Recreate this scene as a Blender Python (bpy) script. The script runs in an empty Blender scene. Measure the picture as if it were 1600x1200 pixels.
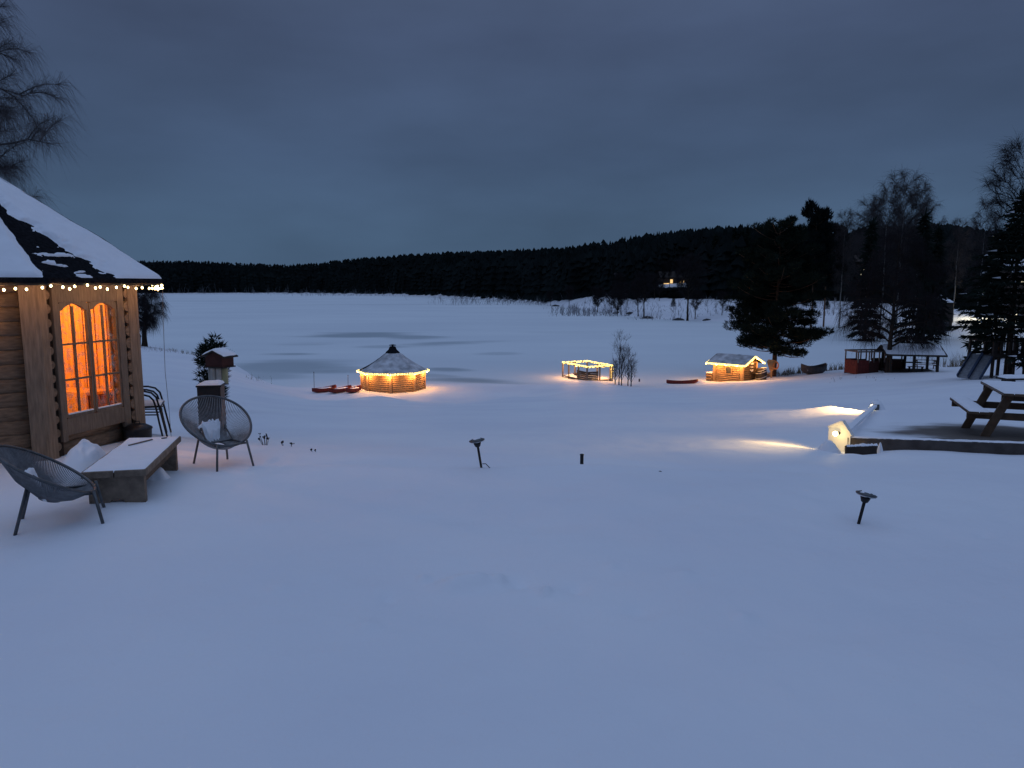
import bpy, math, random
import numpy as np
from mathutils import Vector, Matrix, noise as mnoise

R = math.radians
rnd = random.Random(7)
S = bpy.context.scene
COL = S.collection

# ------------------------------------------------------------------ camera, sky, sun, exposure
CAM_Z = 1.9
PITCH = R(7.64)
CP, SP = math.cos(PITCH), math.sin(PITCH)
FPX = 1155.0
cam_d = bpy.data.cameras.new('camera')
cam = bpy.data.objects.new('camera', cam_d)
COL.objects.link(cam)
cam.location = (0, 0, CAM_Z)
cam.rotation_euler = (R(90) - PITCH, 0, 0)
cam_d.sensor_width = 36.0
cam_d.lens = 36.0 * FPX / 1600.0
cam_d.clip_start = 0.05
cam_d.clip_end = 9000
S.camera = cam

W = bpy.data.worlds.new('World')
S.world = W
W.use_nodes = True
wn, wl = W.node_tree.nodes, W.node_tree.links
for n in list(wn):
    wn.remove(n)
w_out = wn.new('ShaderNodeOutputWorld')
w_bg = wn.new('ShaderNodeBackground')
w_sky = wn.new('ShaderNodeTexSky')
w_sky.sky_type = 'NISHITA'
w_sky.sun_disc = False
w_sky.sun_elevation = R(2.0)
w_sky.sun_rotation = R(200)
w_tc = wn.new('ShaderNodeTexCoord')
w_sep = wn.new('ShaderNodeSeparateXYZ')
wl.new(w_tc.outputs['Generated'], w_sep.inputs[0])
w_ramp = wn.new('ShaderNodeValToRGB')          # overcast dusk: the cloud deck is brightest overhead
wl.new(w_sep.outputs['Z'], w_ramp.inputs[0])
cr = w_ramp.color_ramp
SKY = [(0.0, (.066, .118, .200)), (.06, (.061, .110, .190)), (.16, (.052, .087, .160)), (.30, (.058, .086, .160)),
       (.44, (.085, .120, .21)), (.72, (.228, .313, .512)), (1.0, (.283, .384, .626))]
while len(cr.elements) < len(SKY):
    cr.elements.new(.5)
for e, (p, c) in zip(cr.elements, SKY):
    e.position = p
    e.color = (*c, 1)
w_map = wn.new('ShaderNodeMapping')
w_map.inputs['Scale'].default_value = (1.2, 1.2, 3.6)
wl.new(w_tc.outputs['Generated'], w_map.inputs[0])
w_noise = wn.new('ShaderNodeTexNoise')
w_noise.inputs['Scale'].default_value = 1.7
w_noise.inputs['Detail'].default_value = 5
w_noise.inputs['Roughness'].default_value = .5
wl.new(w_map.outputs[0], w_noise.inputs['Vector'])
w_mr = wn.new('ShaderNodeMapRange')
w_mr.inputs['From Min'].default_value = .3
w_mr.inputs['From Max'].default_value = .72
w_mr.inputs['To Min'].default_value = .80
w_mr.inputs['To Max'].default_value = 1.24
wl.new(w_noise.outputs['Fac'], w_mr.inputs[0])
w_mul = wn.new('ShaderNodeVectorMath')
w_mul.operation = 'SCALE'
wl.new(w_ramp.outputs[0], w_mul.inputs[0])
wl.new(w_mr.outputs[0], w_mul.inputs['Scale'])
w_sc = wn.new('ShaderNodeVectorMath')
w_sc.operation = 'SCALE'
w_sc.inputs['Scale'].default_value = .0012      # the clear sky far above the clouds adds almost nothing
wl.new(w_sky.outputs[0], w_sc.inputs[0])
w_add = wn.new('ShaderNodeVectorMath')
w_add.operation = 'ADD'
wl.new(w_mul.outputs[0], w_add.inputs[0])
wl.new(w_sc.outputs[0], w_add.inputs[1])
wl.new(w_add.outputs[0], w_bg.inputs[0])
w_bg.inputs[1].default_value = 1.0
wl.new(w_bg.outputs[0], w_out.inputs[0])

sun_d = bpy.data.lights.new('sun', 'SUN')
sun_d.energy = .05
sun_d.angle = R(60)
sun_d.color = (.8, .88, 1.0)
sun = bpy.data.objects.new('sun', sun_d)
COL.objects.link(sun)
sun.rotation_euler = (R(38), 0, R(-20))

S.view_settings.view_transform = 'Standard'
S.view_settings.look = 'None'
S.view_settings.exposure = 0.0
S.view_settings.gamma = 1.0
S.view_settings.use_curve_mapping = False
S.cycles.use_denoising = True
S.cycles.sample_clamp_indirect = 1.5
S.cycles.max_bounces = 6
S.cycles.transparent_max_bounces = 16
S.cycles.use_light_tree = True

# ------------------------------------------------------------------ pixel helpers (survey of the place: a sight line and a distance give a point)
def ray(px, py):
    a, b = (px - 800) / FPX, (600 - py) / FPX
    return a, CP + b * SP, -SP + b * CP
def P(px, py, d):
    a, dy, dz = ray(px, py)
    t = d / dy
    return Vector((a * t, d, CAM_Z + dz * t))

# ------------------------------------------------------------------ terrain heights
LAKE = -5.3
_ctl = [(0, 0, 0), (0, -6, 0), (-8, -4, .1), (8, -4, 0), (0, 3, 0), (-4, 3, .02), (4, 3, 0), (-3.2, 6.1, .09), (-5, 8, .08), (-7, 9, .08), (-6, 5, .08), (-9, 5, .1),
        (0, 5.2, .0), (3, 5.6, -.05), (6, 5, -.03), (-3.2, 7.5, .02), (-4.6, 9.3, .0), (-1.5, 6.9, .01)]
def _c(px, py, d):
    v = P(px, py, d)
    _ctl.append((v.x, v.y, v.z))
for c in [(560, 715, 7.9), (753, 737, 7.4), (909, 728, 7.7), (1060, 738, 7.6), (1250, 732, 7.9),
          (800, 697, 10), (800, 668, 15), (800, 645, 22), (800, 629, 32), (800, 619.5, 40), (820, 615, 45.5),
          (600, 694, 10), (600, 665, 15), (600, 643, 22), (600, 628, 32), (600, 619.5, 40), 
          (430, 690, 9.6), (430, 655, 16), (450, 632, 26), (460, 619, 40),
          (1000, 700, 10), (1000, 640, 22), (1000, 623, 33), (1000, 609, 46), (920, 592, 56), (990, 604, 52), (860, 598, 55),
          (1200, 702, 9.8), (1200, 672, 13.5), (1200, 640, 20), (1200, 618, 33), (1200, 603, 46), (1150, 596, 54), (1240, 588, 56), (1070, 600, 55),
          (1335, 711, 9.7), (1400, 706, 9.6), (1600, 723, 8.8), (1690, 725, 8.6),
          (1378, 640, 17), (1400, 612, 32), (1400, 592, 45), (1385, 577, 54), (1270, 585, 56), (1450, 578, 52),
          (1550, 684, 11.3), (1680, 690, 11.3), (1550, 612, 22), (1540, 589, 37), (1600, 590, 36), (1700, 600, 30), (1560, 572, 55),
          (300, 688, 11), (260, 640, 17), (260, 602, 27), (260, 562, 50), (225, 541, 75), (190, 535, 80), (330, 562, 60), (380, 592, 50), (150, 560, 55)]:
    _c(*c)
def _lb(px, d, z):
    _ctl.append(((px - 800) / FPX * d, d, z))
for c in [(500, 43.2, -4.9), (610, 43.2, -4.95), (720, 43.2, -4.95), (810, 43.6, -4.93), (500, 47, -4.93), (560, 49, -4.97), (620, 50.5, -5.0), (680, 48, -4.97), (760, 47.5, -4.97), (420, 62, -6.0), (520, 60, -6.0), (640, 62, -6.0), (780, 66, -6.0), (930, 68, -6.0), (1100, 70, -6.1), (1250, 74, -6.1), (1400, 76, -6.0), (1520, 84, -5.9),
          (300, 90, -6.2), (150, 100, -6.2), (600, 90, -6.8), (900, 100, -6.8), (1200, 105, -6.8), (1450, 105, -6.6), (-100, 95, -6), (1700, 70, -3.5), (1800, 100, -4)]:
    _lb(*c)
_ctl = np.array(_ctl, float)
def _warp(x, y):
    r = np.hypot(x, y)
    th = np.arctan2(x, y)
    q = np.log(1 + r / 3.0)
    return np.stack([q * np.sin(th), q * np.cos(th)], -1)
def _ker(r2):
    return .5 * r2 * np.log(r2 + 1e-12)
_cw = _warp(_ctl[:, 0], _ctl[:, 1])
_n = len(_cw)
_A = np.zeros((_n + 3, _n + 3))
_A[:_n, :_n] = _ker(((_cw[:, None] - _cw[None]) ** 2).sum(-1)) + np.eye(_n) * 2e-4
_A[:_n, _n] = 1
_A[:_n, _n + 1:] = _cw
_A[_n:, :_n] = _A[:_n, _n:].T
_sol = np.linalg.solve(_A, np.concatenate([_ctl[:, 2], np.zeros(3)]))
#        px     shore ridge  ridge height (ground)
FAR = np.array([(-900, 480, 1200, 22), (-300, 520, 1250, 24), (200, 560, 1300, 30), (450, 620, 1300, 21), (520, 560, 900, 13), (600, 500, 800, 16), (700, 424, 700, 18),
                (800, 330, 620, 18), (900, 228, 520, 16), (1000, 164, 440, 15), (1100, 150, 380, 13), (1190, 142, 330, 12), (1300, 136, 300, 11),
                (1400, 128, 300, 9), (1500, 112, 290, 8), (1700, 105, 300, 8), (2600, 100, 400, 10)], float)
_faz = np.arctan((FAR[:, 0] - 800) / FPX)
def far_par(az):
    return [np.interp(az, _faz, FAR[:, k]) for k in (1, 2, 3)]
def sstep(a, b, x):
    t = np.clip((x - a) / (b - a), 0, 1)
    return t * t * (3 - 2 * t)
def heights(x, y):
    x = np.asarray(x, float)
    y = np.asarray(y, float)
    shp = x.shape
    xf, yf = x.ravel(), y.ravel()
    r = np.hypot(xf, yf)
    az = np.arctan2(xf, np.maximum(yf, -1e9))
    w = _warp(np.where(r > 130, xf * 130 / np.maximum(r, 1e-6), xf), np.where(r > 130, yf * 130 / np.maximum(r, 1e-6), yf))
    near = np.empty(len(xf))
    for i in range(0, len(xf), 20000):
        d2 = ((w[i:i + 20000, None] - _cw[None]) ** 2).sum(-1)
        near[i:i + 20000] = _ker(d2) @ _sol[:_n] + _sol[_n] + w[i:i + 20000] @ _sol[_n + 1:]
    ds, dr, zr = far_par(np.clip(az, _faz[0], _faz[-1]))
    dd = np.where(yf > 0, yf, r)
    t = np.clip((dd - ds) / (dr - ds), 0, 1.6)
    farz = LAKE + .25 + (zr - LAKE) * np.where(t < 1, t ** .8, 1 - .25 * (t - 1)) - 1.8 * sstep(2, -14, dd - ds)
    k = sstep(88, 104, dd)
    back = sstep(15, -15, yf)                                       # behind the camera: level ground
    z = near * (1 - k) + farz * k
    z = z * (1 - back) + .05 * back
    return z.reshape(shp)
def hz(x, y):
    return float(heights(np.array([x]), np.array([y]))[0])
def G(px, d):
    z = hz((px - 800) / FPX * d, d)
    for _ in range(4):
        b = 0.0
        # py of that point
        dz = z - CAM_Z
        depth = d * CP - dz * SP
        x = (px - 800) / FPX * depth
        z = hz(x, d)
    return Vector((x, d, z))

# ------------------------------------------------------------------ materials
MATS = {}
def mat(name, col, rough=.8, metal=0, noise=None, bump=None, var=.25, emit=None, scale_vec=None, spec=.3):
    """noise: scale of a colour mottling; bump: (scale, strength)."""
    m = bpy.data.materials.new(name)
    m.use_nodes = True
    nt = m.node_tree
    b = nt.nodes['Principled BSDF']
    b.inputs['Base Color'].default_value = (*col, 1)
    b.inputs['Roughness'].default_value = rough
    b.inputs['Metallic'].default_value = metal
    b.inputs['Specular IOR Level'].default_value = spec
    tc = nt.nodes.new('ShaderNodeTexCoord')
    mp = nt.nodes.new('ShaderNodeMapping')
    nt.links.new(tc.outputs['Object'], mp.inputs[0])
    if scale_vec:
        mp.inputs['Scale'].default_value = scale_vec
    if noise:
        n = nt.nodes.new('ShaderNodeTexNoise')
        n.inputs['Scale'].default_value = noise
        n.inputs['Detail'].default_value = 6
        nt.links.new(mp.outputs[0], n.inputs['Vector'])
        r = nt.nodes.new('ShaderNodeValToRGB')
        r.color_ramp.elements[0].position = .3
        r.color_ramp.elements[1].position = .7
        r.color_ramp.elements[0].color = (*[c * (1 - var) for c in col], 1)
        r.color_ramp.elements[1].color = (*[min(1, c * (1 + var)) for c in col], 1)
        nt.links.new(n.outputs['Fac'], r.inputs[0])
        nt.links.new(r.outputs[0], b.inputs['Base Color'])
    if bump:
        n2 = nt.nodes.new('ShaderNodeTexNoise')
        n2.inputs['Scale'].default_value = bump[0]
        n2.inputs['Detail'].default_value = 5
        nt.links.new(mp.outputs[0], n2.inputs['Vector'])
        bp = nt.nodes.new('ShaderNodeBump')
        bp.inputs['Strength'].default_value = bump[1]
        bp.inputs['Distance'].default_value = .02
        nt.links.new(n2.outputs['Fac'], bp.inputs['Height'])
        nt.links.new(bp.outputs[0], b.inputs['Normal'])
    if emit:
        b.inputs['Emission Color'].default_value = (*emit[0], 1)
        b.inputs['Emission Strength'].default_value = emit[1]
        m.cycles.emission_sampling = emit[2] if len(emit) > 2 else 'NONE'
    MATS[name] = m
    return m

SNOWC = (.80, .83, .88)
mat('snow', SNOWC, .7, noise=6, bump=(30, .25), var=.03)
mat('log_wood', (.20, .135, .088), .7, noise=5, bump=(18, .4), var=.35, scale_vec=(2, 2, 9))
mat('post_wood', (.235, .165, .112), .7, noise=5, bump=(18, .4), var=.3, scale_vec=(9, 9, 1))
mat('casing_wood', (.175, .13, .095), .65, noise=6, bump=(20, .25), var=.25, scale_vec=(8, 8, 1.2))
mat('inner_wood', (.62, .36, .16), .6, noise=4, bump=(10, .3), var=.35, scale_vec=(7, 7, .6))
mat('gap_shade', (.03, .02, .014), .9, noise=8)  # near-black colour for the shade between the hut's log ends
mat('grey_wood', (.15, .13, .115), .8, noise=5, bump=(20, .4), var=.35, scale_vec=(3, 3, 3))
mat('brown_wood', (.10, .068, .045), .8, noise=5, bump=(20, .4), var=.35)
mat('dark_wood', (.035, .028, .024), .85, noise=6, bump=(14, .3), var=.35)
mat('cabin_wood', (.40, .24, .12), .75, noise=6, bump=(10, .4), var=.35, scale_vec=(1, 1, 8))
mat('frosted_shingle', (.46, .475, .50), .9, noise=2.2, bump=(40, .5), var=.4)
mat('shingle', (.014, .015, .018), .95, spec=0, noise=30, bump=(60, .6), var=.4)
mat('black_metal', (.012, .012, .014), .4, metal=.3, noise=20, spec=.4)
mat('grey_metal', (.10, .105, .11), .45, metal=.5, noise=20)
mat('black_plastic', (.012, .012, .014), .5, noise=12)
mat('cord', (.24, .245, .25), .6, noise=25)
mat('cord_dark', (.15, .155, .165), .6, noise=25)
mat('orange_lit_buoy', (.50, .20, .07), .6, noise=8)  # buoy's own orange plus the warm light put into the colour
mat('red_paint', (.15, .02, .016), .55, noise=8, var=.25)
mat('dark_red', (.050, .016, .013), .7, noise=8, var=.3)
mat('white_paint', (.72, .70, .66), .6, noise=10, var=.08)
mat('tube_plastic', (.34, .34, .31), .35, noise=8, var=.2)
mat('tube_yellow', (.30, .30, .17), .35, noise=8, var=.2)
mat('edging_wood', (.075, .066, .062), .85, noise=5, bump=(20, .5), var=.35)
mat('bench_wood', (.19, .145, .11), .8, noise=5, bump=(20, .4), var=.3, scale_vec=(3, 3, 3))
mat('bark', (.04, .032, .026), spec=0, rough=.95, noise=10, bump=(12, .8), var=.4)
mat('pine_bark', (.13, .07, .04), .95, noise=10, bump=(12, .8), var=.4)
mat('birch_bark', (.17, .165, .16), .85, noise=7, var=.75, scale_vec=(1, 1, 3))
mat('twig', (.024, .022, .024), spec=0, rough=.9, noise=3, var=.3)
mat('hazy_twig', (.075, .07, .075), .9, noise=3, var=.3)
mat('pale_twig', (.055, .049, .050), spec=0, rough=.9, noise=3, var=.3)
mat('frost_twig', (.26, .26, .28), .9, noise=3, var=.3)
mat('needle', (.014, .021, .016), spec=0, rough=.85, noise=2, var=.4)
mat('spruce_needle', (.012, .018, .015), spec=0, rough=.9, noise=.6, var=.4)
mat('forest_needle', (.011, .0155, .016), spec=0, rough=.9, noise=.05, var=.4)
mat('dry_grass', (.13, .10, .06), .95, noise=3, var=.3)
mat('boat_hull', (.045, .045, .05), .6, noise=6, var=.3)
mat('slide_metal', (.17, .18, .20), .45, metal=.2, noise=8)
mat('blue_plastic', (.03, .05, .10), .5, noise=8)
mat('stone', (.05, .05, .055), .9, noise=4, bump=(6, .5))
mat('house_wall', (.07, .05, .04), .8, noise=3)
mat('wagon_red', (.115, .018, .015), .7, noise=6, var=.35)
mat('red_soft', (.16, .02, .016), .6, noise=8)
mat('near_bulb', (.9, .8, .5), .4, emit=((1, .78, .36), 9.0))
mat('far_bulb', (.9, .8, .5), .4, emit=((1, .70, .15), 3.2))
mat('spot_bulb', (.9, .9, .8), .4, emit=((1, .80, .36), 14.0, 'FRONT'))
mat('lit_window', (.5, .4, .3), .4, emit=((1, .62, .22), 1.1))
mat('lit_window_white', (.5, .5, .4), .4, emit=((1, .88, .6), 1.6))
mat('soft_lamp', (.5, .5, .4), .4, emit=((1, .85, .6), .9))

def glass_mat():
    m = bpy.data.materials.new('window_glass')
    m.use_nodes = True
    nt = m.node_tree
    nt.nodes.remove(nt.nodes['Principled BSDF'])
    out = nt.nodes['Material Output']
    tr = nt.nodes.new('ShaderNodeBsdfTransparent')
    df = nt.nodes.new('ShaderNodeBsdfDiffuse')
    df.inputs[0].default_value = (.5, .5, .5, 1)
    m1 = nt.nodes.new('ShaderNodeMixShader')
    n = nt.nodes.new('ShaderNodeTexNoise')           # frost and dried drops on the panes
    n.inputs['Scale'].default_value = 14
    n.inputs['Detail'].default_value = 8
    n.inputs['Roughness'].default_value = .75
    tc = nt.nodes.new('ShaderNodeTexCoord')
    nt.links.new(tc.outputs['Object'], n.inputs['Vector'])
    mr = nt.nodes.new('ShaderNodeMapRange')
    mr.inputs['From Min'].default_value = .48
    mr.inputs['From Max'].default_value = .72
    mr.inputs['To Min'].default_value = .0
    mr.inputs['To Max'].default_value = .55
    nt.links.new(n.outputs['Fac'], mr.inputs[0])
    nt.links.new(mr.outputs[0], m1.inputs[0])
    nt.links.new(tr.outputs[0], m1.inputs[1])
    nt.links.new(df.outputs[0], m1.inputs[2])
    nt.links.new(m1.outputs[0], out.inputs[0])
    MATS['window_glass'] = m
glass_mat()

# ------------------------------------------------------------------ mesh builder and object helpers
class MB:
    def __init__(s):
        s.v, s.f, s.tri = [], [], []
    def add(s, vs, fs):
        o = len(s.v)
        s.v += [tuple(v) for v in vs]
        s.f += [tuple(i + o for i in f) for f in fs]
    def box(s, c, size, rot=None):
        x, y, z = (k / 2 for k in size)
        vs = [Vector((sx * x, sy * y, sz * z)) for sx in (-1, 1) for sy in (-1, 1) for sz in (-1, 1)]
        if rot is not None:
            vs = [rot @ v for v in vs]
        c = Vector(c)
        s.add([v + c for v in vs], [(0, 1, 3, 2), (4, 6, 7, 5), (0, 4, 5, 1), (2, 3, 7, 6), (0, 2, 6, 4), (1, 5, 7, 3)])
    def beam(s, p0, p1, w, h, up=(0, 0, 1)):
        p0, p1 = Vector(p0), Vector(p1)
        d = p1 - p0
        L = d.length
        y = d.normalized()
        u = Vector(up)
        x = y.cross(u)
        if x.length < 1e-4:
            x = y.cross(Vector((1, 0, 0)))
        x.normalize()
        z = x.cross(y)
        s.box((p0 + p1) / 2, (w, L, h), Matrix((x, y, z)).transposed())
    def tube(s, pts, r, n=8, cap=True):
        pts = [Vector(p) for p in pts]
        rs = r if isinstance(r, (list, tuple)) else [r] * len(pts)
        vs, fs = [], []
        ref = None
        for i, p in enumerate(pts):
            t = (pts[min(i + 1, len(pts) - 1)] - pts[max(i - 1, 0)])
            t = t.normalized() if t.length > 1e-9 else Vector((0, 0, 1))
            if ref is None:
                ref = Vector((0, 0, 1)) if abs(t.z) < .9 else Vector((1, 0, 0))
            a = t.cross(ref)
            if a.length < 1e-5:
                a = t.cross(Vector((0, 1, 0)))
            a.normalize()
            b = a.cross(t)
            ref = b
            for k in range(n):
                q = 2 * math.pi * k / n
                vs.append(p + (a * math.cos(q) + b * math.sin(q)) * rs[i])
        for i in range(len(pts) - 1):
            for k in range(n):
                k2 = (k + 1) % n
                fs.append((i * n + k, i * n + k2, (i + 1) * n + k2, (i + 1) * n + k))
        if cap:
            fs.append(tuple(reversed(range(n))))
            fs.append(tuple((len(pts) - 1) * n + k for k in range(n)))
        s.add(vs, fs)
    def ring(s, pts, r, n=8):
        pts = [Vector(p) for p in pts]
        m = len(pts)
        cen = sum(pts, Vector()) / m
        vs, fs = [], []
        for i in range(m):
            t = (pts[(i + 1) % m] - pts[i - 1]).normalized()
            o = (pts[i] - cen)
            o = (o - t * o.dot(t)).normalized()
            b = t.cross(o)
            for k in range(n):
                q = 2 * math.pi * k / n
                vs.append(pts[i] + (o * math.cos(q) + b * math.sin(q)) * r)
        for i in range(m):
            j = (i + 1) % m
            for k in range(n):
                k2 = (k + 1) % n
                fs.append((i * n + k, i * n + k2, j * n + k2, j * n + k))
        s.add(vs, fs)
    def lathe(s, prof, n=24, c=(0, 0, 0)):
        vs, fs = [], []
        for r, z in prof:
            for k in range(n):
                q = 2 * math.pi * k / n
                vs.append((c[0] + r * math.cos(q), c[1] + r * math.sin(q), c[2] + z))
        for i in range(len(prof) - 1):
            for k in range(n):
                k2 = (k + 1) % n
                fs.append((i * n + k, i * n + k2, (i + 1) * n + k2, (i + 1) * n + k))
        fs.append(tuple(reversed(range(n))))
        fs.append(tuple((len(prof) - 1) * n + k for k in range(n)))
        s.add(vs, fs)
    def prism(s, poly, vec):
        vec = Vector(vec)
        n = len(poly)
        a = [Vector(p) for p in poly]
        s.add(a + [p + vec for p in a], [tuple(reversed(range(n))), tuple(range(n, 2 * n))] + [(i, (i + 1) % n, n + (i + 1) % n, n + i) for i in range(n)])
    def grid(s, fn, nu, nv):
        vs = [fn(i / nu, j / nv) for j in range(nv + 1) for i in range(nu + 1)]
        fs = [(j * (nu + 1) + i, j * (nu + 1) + i + 1, (j + 1) * (nu + 1) + i + 1, (j + 1) * (nu + 1) + i) for j in range(nv) for i in range(nu)]
        s.add(vs, fs)
    def tris(s, arr):                                             # N x 3 x 3 array
        s.tri.append(np.asarray(arr, float).reshape(-1, 3, 3))
    def sphere(s, c, r, n=8, m=6, sq=(1, 1, 1)):
        prof = [(max(1e-4, math.sin(math.pi * i / m)) * r, -math.cos(math.pi * i / m) * r) for i in range(m + 1)]
        o = len(s.v)
        s.lathe(prof, n)
        c = Vector(c)
        for i in range(o, len(s.v)):
            v = s.v[i]
            s.v[i] = (v[0] * sq[0] + c.x, v[1] * sq[1] + c.y, v[2] * sq[2] + c.z)
    def mesh(s, name, material, smooth=False):
        me = bpy.data.meshes.new(name)
        v = np.array(s.v, float).reshape(-1, 3)
        f = s.f
        if s.tri:
            t = np.concatenate(s.tri)
            nt = len(t)
            lv = np.concatenate([np.fromiter((i for q in f for i in q), int), np.arange(3 * nt) + len(v)]).astype(np.int32)
            cnt = np.concatenate([np.fromiter((len(q) for q in f), int), np.full(nt, 3)]).astype(np.int32)
            allv = np.concatenate([v, t.reshape(-1, 3)])
            me.vertices.add(len(allv))
            me.vertices.foreach_set('co', allv.astype(np.float32).ravel())
            me.loops.add(len(lv))
            me.loops.foreach_set('vertex_index', lv)
            me.polygons.add(len(cnt))
            st = np.concatenate([[0], np.cumsum(cnt)[:-1]]).astype(np.int32)
            me.polygons.foreach_set('loop_start', st)
            me.update(calc_edges=True)
            me.validate()
        else:
            me.from_pydata([tuple(x) for x in v], [], f)
            me.update()
        me.materials.append(MATS[material] if isinstance(material, str) else material)
        if smooth:
            me.polygons.foreach_set('use_smooth', [True] * len(me.polygons))
        return me
    def build(s, name, material, parent=None, smooth=False, bevel=0, label=None):
        o = bpy.data.objects.new(name, s.mesh(name, material, smooth))
        COL.objects.link(o)
        if parent is not None:
            o.parent = parent
        if bevel:
            b = o.modifiers.new('bevel', 'BEVEL')
            b.width = bevel
            b.segments = 2
            b.limit_method = 'ANGLE'
        if label:
            o['label'] = label
        return o

def tag(o, label=None, cat=None, group=None, kind=None):
    if label: o['label'] = label
    if cat: o['category'] = cat
    if group: o['group'] = group
    if kind: o['kind'] = kind
    return o
def thing(name, label, cat, loc=(0, 0, 0), rotz=0, group=None):
    o = bpy.data.objects.new(name, None)
    o.empty_display_size = .2
    COL.objects.link(o)
    o.location = loc
    o.rotation_euler = (0, 0, rotz)
    return tag(o, label, cat, group)
def dup(root, loc, rotz=0, label=None, scale=None, group=None):
    r = root.copy()
    COL.objects.link(r)
    r.location = loc
    r.rotation_euler = (root.rotation_euler.x, root.rotation_euler.y, rotz)
    if scale is not None:
        r.scale = scale if hasattr(scale, '__len__') else (scale,) * 3
    if label: r['label'] = label
    if group: r['group'] = group
    for ch in list(root.children):
        c = ch.copy()
        COL.objects.link(c)
        c.parent = r
        for g in list(ch.children):
            d = g.copy()
            COL.objects.link(d)
            d.parent = c
    return r
def point_light(parent, loc, power, col, radius=.03, name='bulb_light'):
    l = bpy.data.lights.new(name, 'POINT')
    l.energy = power
    l.color = col
    l.shadow_soft_size = radius
    l.specular_factor = 0.0
    o = bpy.data.objects.new(name, l)
    COL.objects.link(o)
    o.parent = parent
    o.location = loc
    return o
def rot_z(a):
    return Matrix.Rotation(a, 3, 'Z')
def fbm(x, y, z=0, o=4):
    return mnoise.fractal(Vector((x, y, z)), 1.0, 2.0, o)

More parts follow.
